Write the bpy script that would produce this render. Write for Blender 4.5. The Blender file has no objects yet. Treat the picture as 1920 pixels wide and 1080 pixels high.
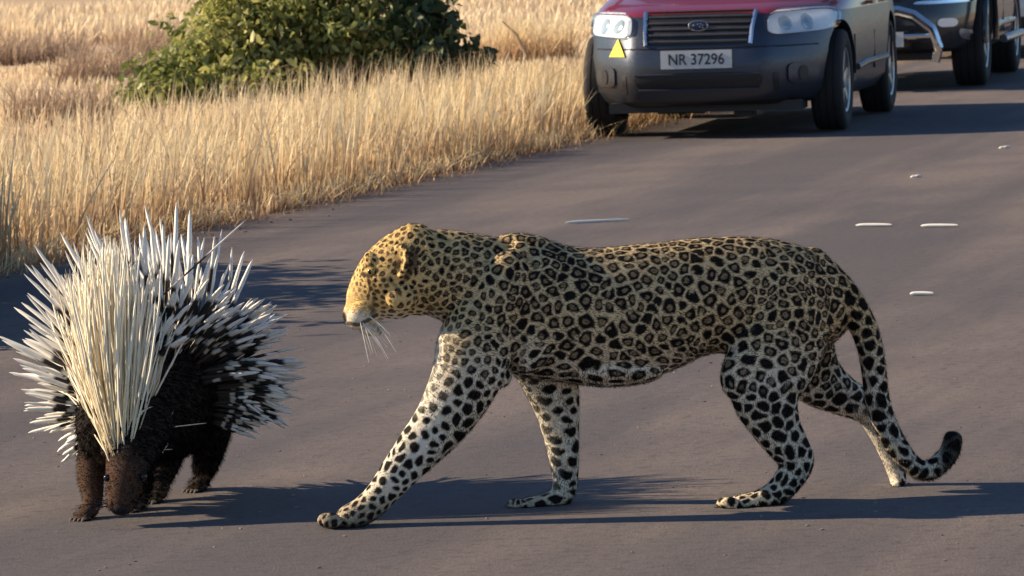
import bpy, bmesh, math, random
import numpy as np
from mathutils import Vector, Matrix
from mathutils.bvhtree import BVHTree

R = math.radians
random.seed(7)
rng = np.random.default_rng(7)
scene = bpy.context.scene
col = scene.collection

# ------------------------------------------------------------------ camera
FPX, CAM_H = 8400.0, 1.4
pitch, roll = math.atan(675.0 / FPX), R(1.8)
fwd = np.array([0, math.cos(pitch), -math.sin(pitch)])
up0 = np.array([0, math.sin(pitch), math.cos(pitch)])
rt0 = np.array([1.0, 0, 0])
rgt = math.cos(roll) * rt0 - math.sin(roll) * up0
upv = math.sin(roll) * rt0 + math.cos(roll) * up0
CAM = np.array([0, 0, CAM_H])
cam_d = bpy.data.cameras.new('camera')
cam_d.sensor_width = 36
cam_d.lens = 36 * FPX / 1920
cam_d.clip_start, cam_d.clip_end = 0.1, 3000
cam_d.dof.use_dof = True
cam_d.dof.focus_distance = 10.7
cam_d.dof.aperture_fstop = 25
cam = bpy.data.objects.new('camera', cam_d)
M = Matrix(((rgt[0], upv[0], -fwd[0], 0), (rgt[1], upv[1], -fwd[1], 0), (rgt[2], upv[2], -fwd[2], CAM_H), (0, 0, 0, 1)))
cam.matrix_world = M
col.objects.link(cam)
scene.camera = cam

# ------------------------------------------------------------------ light
SUN_EL, SUN_AZ = R(27), R(-81)          # azimuth clockwise from +Y
sv = Vector((math.sin(SUN_AZ) * math.cos(SUN_EL), math.cos(SUN_AZ) * math.cos(SUN_EL), math.sin(SUN_EL)))
world = bpy.data.worlds.new('World')
scene.world = world
world.use_nodes = True
wn = world.node_tree
sky = wn.nodes.new('ShaderNodeTexSky')
sky.sky_type = 'NISHITA'
sky.sun_disc = False
sky.sun_elevation, sky.sun_rotation = SUN_EL, SUN_AZ
sky.dust_density = 0.1
sky.ozone_density = 5.0
wn.links.new(sky.outputs[0], wn.nodes['Background'].inputs[0])
wn.nodes['Background'].inputs[1].default_value = 0.08
sun_d = bpy.data.lights.new('sun', 'SUN')
sun_d.energy = 5.0
sun_d.angle = R(0.5)
sun_d.color = (1.0, 0.80, 0.55)
sun = bpy.data.objects.new('sun', sun_d)
sun.rotation_euler = sv.to_track_quat('Z', 'Y').to_euler()
sun.location = (-10, 12, 12)
col.objects.link(sun)

vs = scene.view_settings
vs.view_transform, vs.look, vs.gamma, vs.exposure = 'Standard', 'None', 1.0, 0.7
vs.use_curve_mapping = False
scene.render.engine = 'CYCLES'
scene.cycles.use_denoising = True
scene.cycles.max_bounces = 8
scene.cycles.transparent_max_bounces = 12


# ------------------------------------------------------------------ helpers
def ray(x, y):
    return fwd + rgt * ((x - 960) / FPX) + upv * ((540 - y) / FPX)


def G(x, y):                      # where a sight line meets the ground
    d = ray(x, y)
    return CAM + d * (-CAM_H / d[2])


def P(x, y, Y):                   # point on a sight line at world distance Y
    d = ray(x, y)
    return CAM + d * (Y / d[1])


def to_px(V):
    q = V - CAM
    dz = q @ fwd
    return 960 + FPX * (q @ rgt) / dz, 540 - FPX * (q @ upv) / dz


def tag(o, label=None, cat=None, group=None, kind=None):
    if label: o['label'] = label
    if cat: o['category'] = cat
    if group: o['group'] = group
    if kind: o['kind'] = kind
    return o


def link(name, me, m=None, parent=None):
    o = bpy.data.objects.new(name, me)
    col.objects.link(o)
    if m is not None:
        for q in (m if isinstance(m, (list, tuple)) else [m]):
            me.materials.append(q)
    if parent: o.parent = parent
    return o


def tri_mesh(name, V, T, attrs=None, smooth=False):
    me = bpy.data.meshes.new(name)
    V = np.ascontiguousarray(V, dtype=np.float32)
    T = np.ascontiguousarray(T, dtype=np.int32)
    me.vertices.add(len(V)); me.vertices.foreach_set('co', V.ravel())
    me.loops.add(T.size); me.loops.foreach_set('vertex_index', T.ravel())
    me.polygons.add(len(T)); me.polygons.foreach_set('loop_start', np.arange(0, T.size, 3, dtype=np.int32))
    me.update(calc_edges=True)
    for k, a in (attrs or {}).items():
        me.attributes.new(k, 'FLOAT', 'POINT').data.foreach_set('value', np.ascontiguousarray(a, dtype=np.float32))
    if smooth: me.shade_smooth()
    return me


class MB:
    """collects vertices and faces of ONE mesh"""
    def __init__(s): s.v, s.f = [], []

    def add(s, v, f):
        n = len(s.v)
        s.v += [tuple(map(float, p)) for p in v]
        s.f += [tuple(i + n for i in q) for q in f]

    def box(s, x0, x1, y0, y1, z0, z1):
        s.add([(x0, y0, z0), (x1, y0, z0), (x1, y1, z0), (x0, y1, z0), (x0, y0, z1), (x1, y0, z1), (x1, y1, z1), (x0, y1, z1)],
              [(3, 2, 1, 0), (4, 5, 6, 7), (0, 1, 5, 4), (1, 2, 6, 5), (2, 3, 7, 6), (3, 0, 4, 7)])

    def tube(s, pts, rad, n=8):
        pts = [np.array(p, float) for p in pts]
        rad = [rad] * len(pts) if np.isscalar(rad) else rad
        V, F = [], []
        ref = np.array([0.3, 0.2, 0.9])
        for i, p in enumerate(pts):
            t = pts[min(i + 1, len(pts) - 1)] - pts[max(i - 1, 0)]
            t = t / (np.linalg.norm(t) + 1e-9)
            a = np.cross(t, ref); a /= np.linalg.norm(a) + 1e-9
            b = np.cross(t, a)
            for k in range(n):
                w = 2 * math.pi * k / n
                V.append(p + rad[i] * (math.cos(w) * a + math.sin(w) * b))
        for i in range(len(pts) - 1):
            for k in range(n):
                F.append((i * n + k, i * n + (k + 1) % n, (i + 1) * n + (k + 1) % n, (i + 1) * n + k))
        F.append(tuple(range(n))[::-1]); F.append(tuple(range((len(pts) - 1) * n, len(pts) * n)))
        s.add(V, F)

    def ellipsoid(s, c, ax, n=14):
        """ax: 3 axis vectors"""
        c = np.array(c, float); ax = [np.array(a, float) for a in ax]
        V, F = [c + ax[2]], []
        for i in range(1, n // 2 + 1):
            th = math.pi * i / (n // 2 + 1)
            for k in range(n):
                w = 2 * math.pi * k / n
                V.append(c + ax[0] * math.sin(th) * math.cos(w) + ax[1] * math.sin(th) * math.sin(w) + ax[2] * math.cos(th))
        V.append(c - ax[2])
        m = n // 2
        for k in range(n):
            F.append((0, 1 + k, 1 + (k + 1) % n))
            F.append((len(V) - 1, 1 + (m - 1) * n + (k + 1) % n, 1 + (m - 1) * n + k))
            for i in range(m - 1):
                F.append((1 + i * n + k, 1 + (i + 1) * n + k, 1 + (i + 1) * n + (k + 1) % n, 1 + i * n + (k + 1) % n))
        s.add(V, F)

    def lathe_x(s, prof, n=40, c=(0, 0, 0)):
        """profile of (x, r) turned about the x axis"""
        V, F = [], []
        for x, r in prof:
            for k in range(n):
                w = 2 * math.pi * k / n
                V.append((c[0] + x, c[1] + r * math.cos(w), c[2] + r * math.sin(w)))
        for i in range(len(prof) - 1):
            for k in range(n):
                F.append((i * n + k, i * n + (k + 1) % n, (i + 1) * n + (k + 1) % n, (i + 1) * n + k))
        s.add(V, F)

    def mesh(s, name, smooth=True, sharp=None):
        me = bpy.data.meshes.new(name)
        me.from_pydata(s.v, [], s.f)
        bm = bmesh.new(); bm.from_mesh(me); bmesh.ops.recalc_face_normals(bm, faces=bm.faces); bm.to_mesh(me); bm.free()
        if smooth:
            me.shade_smooth()
            if sharp: me.set_sharp_from_angle(angle=R(sharp))
        return me

    def build(s, name, m, parent=None, smooth=True, sharp=35):
        return link(name, s.mesh(name, smooth, sharp), m, parent)


class NT:
    """small shader-graph helper"""
    def __init__(s, name):
        s.m = bpy.data.materials.new(name); s.m.use_nodes = True
        s.t = s.m.node_tree; s.p = s.t.nodes['Principled BSDF']; s.out = s.t.nodes['Material Output']

    def n(s, typ, ins=None, **props):
        q = s.t.nodes.new('ShaderNode' + typ)
        for k, v in props.items(): setattr(q, k, v)
        for k, v in (ins or {}).items():
            if hasattr(v, 'is_linked') or isinstance(v, bpy.types.NodeSocket): s.t.links.new(v, q.inputs[k])
            else: q.inputs[k].default_value = v
        return q

    def attr(s, name): return s.n('Attribute', attribute_name=name).outputs['Fac']

    def mix(s, f, a, b, mode='MIX'):
        q = s.n('Mix', data_type='RGBA', blend_type=mode)
        for i, v in ((0, f), (6, a), (7, b)):
            if isinstance(v, bpy.types.NodeSocket): s.t.links.new(v, q.inputs[i])
            else: q.inputs[i].default_value = v if i == 0 else (*v, 1)
        return q.outputs[2]

    def noise(s, scale, vec=None, detail=4, rough=.55):
        q = s.n('TexNoise', {'Scale': scale, 'Detail': detail, 'Roughness': rough})
        if vec is not None: s.t.links.new(vec, q.inputs['Vector'])
        return q.outputs['Fac']

    def rng(s, v, a, b, c=0.0, d=1.0):
        return s.n('MapRange', {'Value': v, 'From Min': a, 'From Max': b, 'To Min': c, 'To Max': d}).outputs[0]

    def math(s, op, a, b=0.0):
        q = s.n('Math', operation=op)
        for i, v in enumerate((a, b)):
            if isinstance(v, bpy.types.NodeSocket): s.t.links.new(v, q.inputs[i])
            else: q.inputs[i].default_value = v
        return q.outputs[0]

    def obj(s): return s.n('TexCoord').outputs['Object']

    def set(s, **k):
        names = dict(base='Base Color', rough='Roughness', metal='Metallic', spec='Specular IOR Level', coat='Coat Weight',
                     coatr='Coat Roughness', sheen='Sheen Weight', normal='Normal', alpha='Alpha', emis='Emission Color', emis_s='Emission Strength',
                     sub='Subsurface Weight')
        for a, v in k.items():
            i = s.p.inputs[names[a]]
            if isinstance(v, bpy.types.NodeSocket): s.t.links.new(v, i)
            elif isinstance(v, tuple): i.default_value = (*v, 1)
            else: i.default_value = v
        return s

    def bump(s, h, strength=.3, dist=.01):
        return s.n('Bump', {'Height': h, 'Strength': strength, 'Distance': dist}).outputs[0]


def simple(name, c, rough=.5, var=.15, scale=6, **k):
    g = NT(name)
    n = g.noise(scale, g.obj())
    d = tuple(x * (1 - var) for x in c); e = tuple(min(1, x * (1 + var)) for x in c)
    g.set(base=g.mix(g.rng(n, .3, .7), d, e), rough=g.rng(n, .2, .8, max(0, rough - .06), min(1, rough + .06)), **k)
    return g.m


def snoise(V, freq, seed, n=6):
    """smooth vector noise from a few random waves, about -1..1"""
    r = np.random.default_rng(seed)
    o = np.zeros(len(V))
    for _ in range(n):
        k = r.normal(size=3); k *= freq * r.uniform(.6, 1.4) / np.linalg.norm(k)
        o += np.sin(V @ k + r.uniform(0, 6.28))
    return o / n * 1.6


def sstep(a, b, x):
    t = np.clip((x - a) / (b - a), 0, 1)
    return t * t * (3 - 2 * t)


# ------------------------------------------------------------------ materials of the ground
def edge_x(Y):
    """left edge of the tarmac, a road that bends gently to the right"""
    Y = np.asarray(Y, float)
    a = np.clip(Y, 12, 30)
    x = -3.314 + .2925 * (a - 15) - .0019 * (a - 15) ** 2
    return x + np.where(Y > 30, (Y - 30) * .24, 0) + np.where(Y < 12, (Y - 12) * .3, 0)


g = NT('dry_soil')
oc = g.obj()
n1, n2 = g.noise(.35, oc, 6), g.noise(6, oc, 5)
c = g.mix(g.rng(n1, .35, .65), (.62, .46, .30), (.52, .37, .24))
c = g.mix(g.rng(n2, .5, .8), c, (.36, .24, .15))
g.set(base=c, rough=.95, spec=.1, normal=g.bump(g.noise(40, oc, 6), .6, .03))
M_SOIL = g.m

g = NT('asphalt')
ac, al = g.attr('across'), g.attr('along')
cv = g.n('CombineXYZ', {'X': ac, 'Y': g.math('MULTIPLY', al, .12)}).outputs[0]
cu = g.n('CombineXYZ', {'X': ac, 'Y': al}).outputs[0]
st = g.noise(1.1, cv, 5, .6)
pt = g.noise(.9, cu, 5)
fine = g.noise(120, cu, 4, .75)
mid = g.noise(26, cu, 5, .65)
c = g.mix(g.rng(st, .43, .58), (.142, .127, .132), (.240, .196, .180))
c = g.mix(g.rng(pt, .42, .7, 0, .6), c, (.110, .102, .114))
c = g.mix(g.rng(fine, .35, .7, .0, .7), c, (.052, .048, .050))
c = g.mix(g.rng(fine, .58, .70, 0, .6), c, (.30, .26, .23))
c = g.mix(g.rng(mid, .50, .68, 0, .6), c, (.070, .064, .068))
ed = g.math('ADD', ac, g.math('MULTIPLY', g.math('SUBTRACT', mid, .5), .9))
c = g.mix(g.rng(ed, .02, .30, .8, 0), c, (.27, .185, .125))
h = g.math('ADD', fine, g.math('MULTIPLY', mid, .6))
g.set(base=c, rough=.92, spec=.22, normal=g.bump(h, .55, .006))
M_ROAD = g.m

# ------------------------------------------------------------------ ground and road
nx, ny = 120, 200
gx = np.sign(np.linspace(-1, 1, nx)) * np.abs(np.linspace(-1, 1, nx)) ** 3 * 900
gy = np.concatenate([np.linspace(-60, 0, 12)[:-1], np.linspace(0, 1, ny) ** 3 * 1800])
GX, GY = np.meshgrid(gx, gy)
GV = np.stack([GX.ravel(), GY.ravel(), np.zeros(GX.size)], 1)
idx = np.arange(GX.size).reshape(GX.shape)
a, b, c_, d = idx[:-1, :-1].ravel(), idx[:-1, 1:].ravel(), idx[1:, 1:].ravel(), idx[1:, :-1].ravel()
GT = np.concatenate([np.stack([a, b, c_], 1), np.stack([a, c_, d], 1)])
o = link('ground', tri_mesh('ground', GV, GT), M_SOIL)
tag(o, 'dry tan soil of the verge and open savanna', kind='structure')

ROAD_W = 6.6
ry = np.concatenate([np.arange(-20, 8, 1.0), np.arange(8, 45, .08), np.arange(45, 120, .5), np.arange(120, 900, 10)])
xe = edge_x(ry)
wob = .05 * np.sin(ry * 2.3) + .035 * np.sin(ry * 6.1 + 1) + .02 * np.sin(ry * 17 + 2) + rng.normal(0, .008, len(ry))
across = np.concatenate([[0, .05, .15], np.linspace(.4, ROAD_W, 14)])
RV, RA, RL = [], [], []
for j, aa in enumerate(across):
    x = xe + aa + (wob if j == 0 else wob * (.6 if j == 1 else .0))
    z = np.full_like(x, .004) if j == 0 else np.full_like(x, .012)
    RV.append(np.stack([x, ry, z], 1)); RA.append(np.full_like(x, aa)); RL.append(ry)
RV, RA, RL = np.concatenate(RV), np.concatenate(RA), np.concatenate(RL)
m_, k_ = len(across), len(ry)
idx = np.arange(m_ * k_).reshape(m_, k_)
a, b, c_, d = idx[:-1, :-1].ravel(), idx[1:, :-1].ravel(), idx[1:, 1:].ravel(), idx[:-1, 1:].ravel()
o = link('road', tri_mesh('road', RV, np.concatenate([np.stack([a, b, c_], 1), np.stack([a, c_, d], 1)]), {'across': RA, 'along': RL}, True), M_ROAD)
tag(o, 'worn grey tarmac road running away to the right', kind='structure')
ROAD_Z = .012


# ------------------------------------------------------------------ grass
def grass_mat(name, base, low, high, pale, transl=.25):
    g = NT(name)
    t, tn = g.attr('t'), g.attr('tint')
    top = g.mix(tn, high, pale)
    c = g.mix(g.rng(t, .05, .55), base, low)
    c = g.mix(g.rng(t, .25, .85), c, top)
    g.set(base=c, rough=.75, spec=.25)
    tr = g.n('BsdfTranslucent', {'Color': c})
    mx = g.n('MixShader', {0: transl, 1: g.p.outputs[0], 2: tr.outputs[0]})
    g.t.links.new(mx.outputs[0], g.out.inputs[0])
    return g.m


def blades(name, x, y, h, w, lean, m, tint=None, seed=1, z=None, curl=.35):
    r = np.random.default_rng(seed)
    n = len(x)
    if z is None: z = np.zeros(n)
    an = r.uniform(0, 2 * np.pi, n)
    ld = r.uniform(0, 2 * np.pi, n)
    lv = np.stack([np.cos(ld), np.sin(ld), np.zeros(n)], 1) * (lean * np.abs(r.normal(0, 1, n)))[:, None] + np.array([.10, -.05, 0])
    wd = np.stack([np.cos(an), np.sin(an), np.zeros(n)], 1)
    B = np.stack([x, y, z - .01], 1)
    rows, ts = [], []
    for q, f in ((0, 1.0), (.38, .9), (.72, .62), (1.0, .0)):
        ctr = B + np.array([0, 0, 1]) * (h * q * (1 - .12 * q * curl))[:, None] + lv * (h * (q * .5 + q * q * curl))[:, None]
        if f > 0:
            rows += [ctr - wd * (w * f * .5)[:, None], ctr + wd * (w * f * .5)[:, None]]; ts += [q, q]
        else:
            rows += [ctr]; ts += [q]
    V = np.stack(rows, 1)                               # n,7,3
    base = (np.arange(n) * 7)[:, None]
    loc = np.array([[0, 1, 3], [0, 3, 2], [2, 3, 5], [2, 5, 4], [4, 5, 6]])
    T = (base[:, None, :] + loc[None]).reshape(-1, 3)
    if tint is None: tint = r.uniform(0, 1, n)
    return link(name, tri_mesh(name, V.reshape(-1, 3), T, {'t': np.tile(ts, n), 'tint': np.repeat(tint, 7)}), m)


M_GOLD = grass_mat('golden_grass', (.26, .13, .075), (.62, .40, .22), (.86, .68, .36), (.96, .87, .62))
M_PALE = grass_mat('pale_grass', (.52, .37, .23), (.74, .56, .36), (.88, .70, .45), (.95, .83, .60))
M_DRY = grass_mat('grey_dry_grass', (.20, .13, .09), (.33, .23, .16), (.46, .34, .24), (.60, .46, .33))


def scatter(n, y0, y1, d0, d1, seed, power=1.0, clump=0.0):
    """points left of the tarmac edge, d0..d1 metres from it; kept within the view and a strip beside it"""
    r = np.random.default_rng(seed)
    y = r.uniform(y0, y1, n)
    dd = d0 + (d1 - d0) * r.uniform(0, 1, n) ** power
    x = edge_x(y) - dd
    keep = x > -y * .118 - 2.6
    x, y, dd = x[keep], y[keep], dd[keep]
    if clump > 0:
        v = np.stack([x, y, 0 * x], 1)
        m = snoise(v, 2.2, seed + 5) * .6 + snoise(v, 6.5, seed + 6) * .5
        k2 = r.uniform(-1, 1, len(x)) < m * clump + (1 - clump)
        x, y, dd = x[k2], y[k2], dd[k2]
    return x, y, dd


# the tall golden fringe beside the tarmac
x, y, dd = scatter(125000, 11, 34, -.08, 3.4, 11, .85, .62)
v = np.stack([x, y, 0 * x], 1)
hh = (.17 + .15 * sstep(0.0, .5, dd) + .10 * sstep(20, 30, y) + .07 * snoise(v, 3.0, 3) + .07 * snoise(v, 9.0, 4)) * rng.uniform(.45, 1.3, len(x))
hh = np.clip(.86 * hh * (1 - .5 * sstep(1.0, 2.2, dd)), .05, .55)
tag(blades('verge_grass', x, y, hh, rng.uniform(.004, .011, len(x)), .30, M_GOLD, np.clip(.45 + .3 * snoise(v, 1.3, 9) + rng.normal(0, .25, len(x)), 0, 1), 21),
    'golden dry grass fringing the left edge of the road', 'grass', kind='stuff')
x, y, dd = scatter(7000, 12, 33, -.30, .12, 16, .45, .9)
tag(blades('edge_grass', x, y, rng.uniform(.05, .17, len(x)), rng.uniform(.004, .009, len(x)), .75, M_GOLD, rng.uniform(0, .6, len(x)), 26, curl=.6),
    'low bent reddish grass creeping over the road edge', 'grass', kind='stuff')
x, y, dd = scatter(2600, 12, 33, .1, 2.4, 17, 1.0, .8)
tag(blades('bent_grass', x, y, rng.uniform(.35, .7, len(x)), rng.uniform(.004, .008, len(x)), .75, M_DRY, rng.uniform(.3, 1, len(x)), 27, curl=.6),
    'bent brownish stalks leaning among the golden verge', 'grass', kind='stuff')
# taller stems with the sun in them
x, y, dd = scatter(9000, 12, 33, .0, 2.2, 12, 1.3, .6)
tag(blades('seeding_grass', x, y, rng.uniform(.32, .62, len(x)), rng.uniform(.006, .011, len(x)), .30, M_GOLD, rng.uniform(.3, 1, len(x)), 22),
    'taller pale grass stalks standing above the verge', 'grass', kind='stuff')
# open field behind
x, y, dd = scatter(95000, 28, 64, 1.5, 11, 13, .9, .75)
v = np.stack([x, y, 0 * x], 1)
hh = np.clip((.13 + .09 * snoise(v, .9, 31)) * rng.uniform(.5, 1.3, len(x)), .03, .4)
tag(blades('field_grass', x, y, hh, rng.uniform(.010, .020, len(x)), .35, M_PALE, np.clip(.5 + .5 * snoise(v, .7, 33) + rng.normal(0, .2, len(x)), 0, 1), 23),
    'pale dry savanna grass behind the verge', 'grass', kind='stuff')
x, y, dd = scatter(60000, 60, 125, .5, 24, 14, .9, .6)
v = np.stack([x, y, 0 * x], 1)
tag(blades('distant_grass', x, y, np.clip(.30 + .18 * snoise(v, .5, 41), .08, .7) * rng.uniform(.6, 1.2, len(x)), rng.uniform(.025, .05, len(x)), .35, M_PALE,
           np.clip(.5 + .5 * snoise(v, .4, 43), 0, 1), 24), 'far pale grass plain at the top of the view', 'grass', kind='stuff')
# grass on the right-hand verge, out of the picture beside the road
r_ = np.random.default_rng(15)
y = r_.uniform(10, 60, 9000); x = edge_x(y) + ROAD_W + r_.uniform(0, 2.2, 9000)
tag(blades('right_verge_grass', x, y, r_.uniform(.12, .4, 9000), r_.uniform(.008, .016, 9000), .25, M_GOLD, None, 25),
    'dry grass along the far right edge of the road', 'grass', kind='stuff')


def tussock(cx, cy, n, rad, h0, h1, m, label, seed, lean=.5, name='grass_tussock', w=(.008, .016)):
    r = np.random.default_rng(seed)
    rr = rad * np.sqrt(r.uniform(0, 1, n)); an = r.uniform(0, 6.28, n)
    o = blades(name, rr * np.cos(an), rr * np.sin(an), r.uniform(h0, h1, n), r.uniform(*w, n), lean, m, None, seed + 1, curl=.5)
    o.location = (cx, cy, 0)
    tag(o, label, 'grass')
    return o


for i, (px, py, n, rad, h0, h1, lab) in enumerate([
        (205, 168, 700, .55, .2, .55, 'grey dry brush tussock left of the green shrub'),
        (110, 235, 520, .40, .15, .42, 'low grey tussock near the left edge of the picture'),
        (60, 120, 600, .7, .2, .5, 'far grey tussock in the upper left field'),
        (985, 120, 700, .55, .25, .6, 'reddish dry tussock between the shrub and the red car'),
        (310, 120, 500, .6, .3, .6, 'brown brush tussock just behind the left end of the shrub')]):
    q = G(px, py)
    tussock(q[0], q[1], n, rad, h0, h1, M_DRY if i != 3 else M_GOLD, lab, 60 + 3 * i)

# loose chippings along the broken edge of the tarmac
r_ = np.random.default_rng(77)
mb = MB()
n = 900
yy = r_.uniform(9, 32, n); dd = r_.normal(.02, .16, n)
xx = edge_x(yy) + dd
k = 260
xx = np.concatenate([xx, r_.uniform(-1.6, 1.4, k)]); yy = np.concatenate([yy, r_.uniform(9.3, 16, k)])
on = xx > edge_x(yy) + .06
for i in range(len(xx)):
    s = r_.uniform(.003, .010) if i < n else r_.uniform(.0015, .0045)
    q = r_.normal(size=(3, 3)) * .25 + np.eye(3)
    mb.ellipsoid((xx[i], yy[i], (ROAD_Z if on[i] else 0) + s * .35), [q[0] * s * 1.2, q[1] * s, np.array([0, 0, s * .6])], 5)
tag(mb.build('gravel', simple('stone_chips', (.26, .21, .18), .9, .3, 60), None, False), 'loose stone chips scattered on the tarmac and its edge', 'gravel', kind='stuff')


# ------------------------------------------------------------------ shrubs
def leaf_mat(name, a, b, c_):
    g = NT(name)
    tn, t = g.attr('tint'), g.attr('t')
    cc = g.mix(g.rng(tn, 0, .6), a, b)
    cc = g.mix(g.rng(tn, .6, 1.0), cc, c_)
    g.set(base=cc, rough=.45, spec=.4)
    tr = g.n('BsdfTranslucent', {'Color': cc})
    mx = g.n('MixShader', {0: .4, 1: g.p.outputs[0], 2: tr.outputs[0]})
    g.t.links.new(mx.outputs[0], g.out.inputs[0])
    return g.m


M_LEAF = leaf_mat('shrub_leaf', (.16, .20, .06), (.38, .40, .12), (.70, .64, .26))
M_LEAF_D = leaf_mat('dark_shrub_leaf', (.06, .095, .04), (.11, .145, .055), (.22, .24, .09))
M_BARK = simple('shrub_bark', (.16, .11, .075), .9, .3, 20)


def shrub(name, base, lobes, nleaf, mleaf, label, seed, size=.085):
    """lobes: (centre, radii) ellipsoids; twigs run to the leaf sprays, leaves hang from the twigs"""
    r = np.random.default_rng(seed)
    root = bpy.data.objects.new(name, None); col.objects.link(root); root.location = base
    tag(root, label, 'shrub')
    base = np.array(base, float)
    vol = np.array([np.prod(l[1]) ** .67 for l in lobes]); vol /= vol.sum()
    mb = MB()
    P0, D0 = [], []
    ntw = nleaf // 12
    for i in range(ntw):
        c_, rad = lobes[r.choice(len(lobes), p=vol)]
        u = r.normal(size=3); u /= np.linalg.norm(u)
        u *= r.choice([.75, 1.0, 1.0, 1.2])
        u[2] = abs(u[2]) * 1.0 - .45
        tip = np.array(c_) + u * np.array(rad) * r.uniform(.55, 1.08) * (1 + .18 * math.sin(u[0] * 7 + seed) * math.cos(u[1] * 5))
        if tip[2] < .08: tip[2] = r.uniform(.08, .3)
        st = np.array([c_[0] * .8 + base[0] * .2, c_[1], .02]) + r.normal(0, .06, 3) * np.array([1, 1, 0])
        mid = st * .45 + tip * .55 + np.array([0, 0, .12])
        seg = [st, mid, tip]
        if i % 3 == 0: mb.tube([q - base for q in seg], [.013, .009, .004], 5)
        ax = tip - mid; ax /= np.linalg.norm(ax) + 1e-9
        for k in range(12):
            f = r.uniform(-.9, .25)
            P0.append(tip + ax * f * .28 + r.normal(0, .035, 3)); D0.append(ax * .45 + r.normal(0, .5, 3) + np.array([0, 0, -.30]))
    P0 = np.array(P0); D0 = np.array(D0); D0 /= np.linalg.norm(D0, axis=1)[:, None]
    n = len(P0)
    sd = np.cross(D0, r.normal(size=(n, 3))); sd /= np.linalg.norm(sd, axis=1)[:, None]
    nr = np.cross(D0, sd)
    L = size * r.uniform(.55, 1.35, n)[:, None]; W = L * r.uniform(.16, .26, n)[:, None]
    dz = np.array([0, 0, -1]) * L * r.uniform(.0, .5, n)[:, None]
    p0 = P0 - base
    rows = [p0, p0 + D0 * L * .4 + sd * W - nr * W * .35, p0 + D0 * L * .4 - sd * W - nr * W * .35, p0 + D0 * L * .45,
            p0 + D0 * L * .8 + sd * W * .7 + dz * .5, p0 + D0 * L * .8 - sd * W * .7 + dz * .5, p0 + D0 * L + dz]
    V = np.stack(rows, 1).reshape(-1, 3)
    loc = np.array([[0, 3, 1], [0, 2, 3], [1, 3, 4], [3, 2, 5], [3, 5, 4], [4, 5, 6]])
    T = ((np.arange(n) * 7)[:, None, None] + loc[None]).reshape(-1, 3)
    tint = np.clip(.42 + .28 * snoise(P0, 4.0, seed + 2) + r.normal(0, .22, n), 0, 1)
    o = link('foliage', tri_mesh('foliage', V, T, {'tint': np.repeat(tint, 7), 't': np.tile([0, .4, .4, .45, .8, .8, 1.], n)}), mleaf, root)
    tag(o, kind='stuff')
    mb.build('stems', M_BARK, root)
    return root


SY = 36.0
def lobe(px, py, rx, rz, ry, dy=0.0):
    q = P(px, py, SY + dy)
    return (q, (rx, ry, rz))


b0 = P(560, 170, SY); b0[2] = 0
shrub('green_shrub', b0, [lobe(345, 135, .42, .34, .45, -.3), lobe(270, 180, .26, .2, .3, -.35), lobe(430, 85, .55, .46, .5), lobe(560, 55, .62, .55, .6, .2),
                         lobe(690, 70, .58, .48, .5, .2), lobe(610, -40, .75, .5, .6, .4), lobe(450, 10, .4, .4, .45, .3), lobe(330, 175, .45, .22, .4, -.5), lobe(470, 150, .5, .25, .4, -.5)], 14500, M_LEAF,
      'large leafy green shrub rising behind the golden verge', 101, .082)
b1 = P(815, 150, SY + .3); b1[2] = 0
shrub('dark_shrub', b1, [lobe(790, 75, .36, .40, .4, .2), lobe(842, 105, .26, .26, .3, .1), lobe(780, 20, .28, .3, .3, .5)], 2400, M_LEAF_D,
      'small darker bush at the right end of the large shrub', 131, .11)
# unseen bushes added left of the view, sized and placed to shade the tarmac
for i_, (bx_, by_, hh_) in enumerate(((-2.85, 16.2, 1.2), (-3.0, 17.4, 1.5), (-3.25, 18.6, 1.55))):
    shrub('shade_bush', (bx_, by_, 0), [((bx_, by_, hh_ * .55), (.55, .75, hh_ * .5)), ((bx_ + .05, by_ + .5, hh_ * .5), (.42, .5, hh_ * .42))], 3600, M_LEAF,
          ('nearest of three unseen leafy bushes added to shade the road', 'middle one of three unseen leafy bushes added to shade the road', 'farthest of three unseen leafy bushes added to shade the road')[i_], 150 + i_, .10)

# a dead stick lying in the grass
mb = MB()
q0, q1 = P(942, 40, 40), P(988, 98, 39.6)
mb.tube([q0 - q1, (q0 - q1) * .5 + np.array([.02, 0, .015]), (0, 0, -.05)], [.006, .012, .016], 6)
o = mb.build('dead_stick', M_BARK); o.location = q1
tag(o, 'dark bare stick leaning in the pale grass left of the red car', 'stick')


# ------------------------------------------------------------------ vehicles
def paint(name, c_, rough=.32, metal=.0, coat=.6, dust=(.32, .24, .17), amount=.35):
    g = NT(name)
    oc = g.obj()
    n = g.noise(3.2, oc, 6); n2 = g.noise(60, oc, 4)
    z = g.n('SeparateXYZ', {0: oc}).outputs[2]
    low = g.rng(z, .15, .75, 1, .25)
    f = g.math('MULTIPLY', g.math('MULTIPLY', g.rng(n, .35, .75), low), amount)
    g.set(base=g.mix(f, c_, dust), metal=metal, coat=coat, coatr=.08, rough=g.rng(n2, .3, .7, rough - .05, rough + .1))
    return g.m


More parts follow.
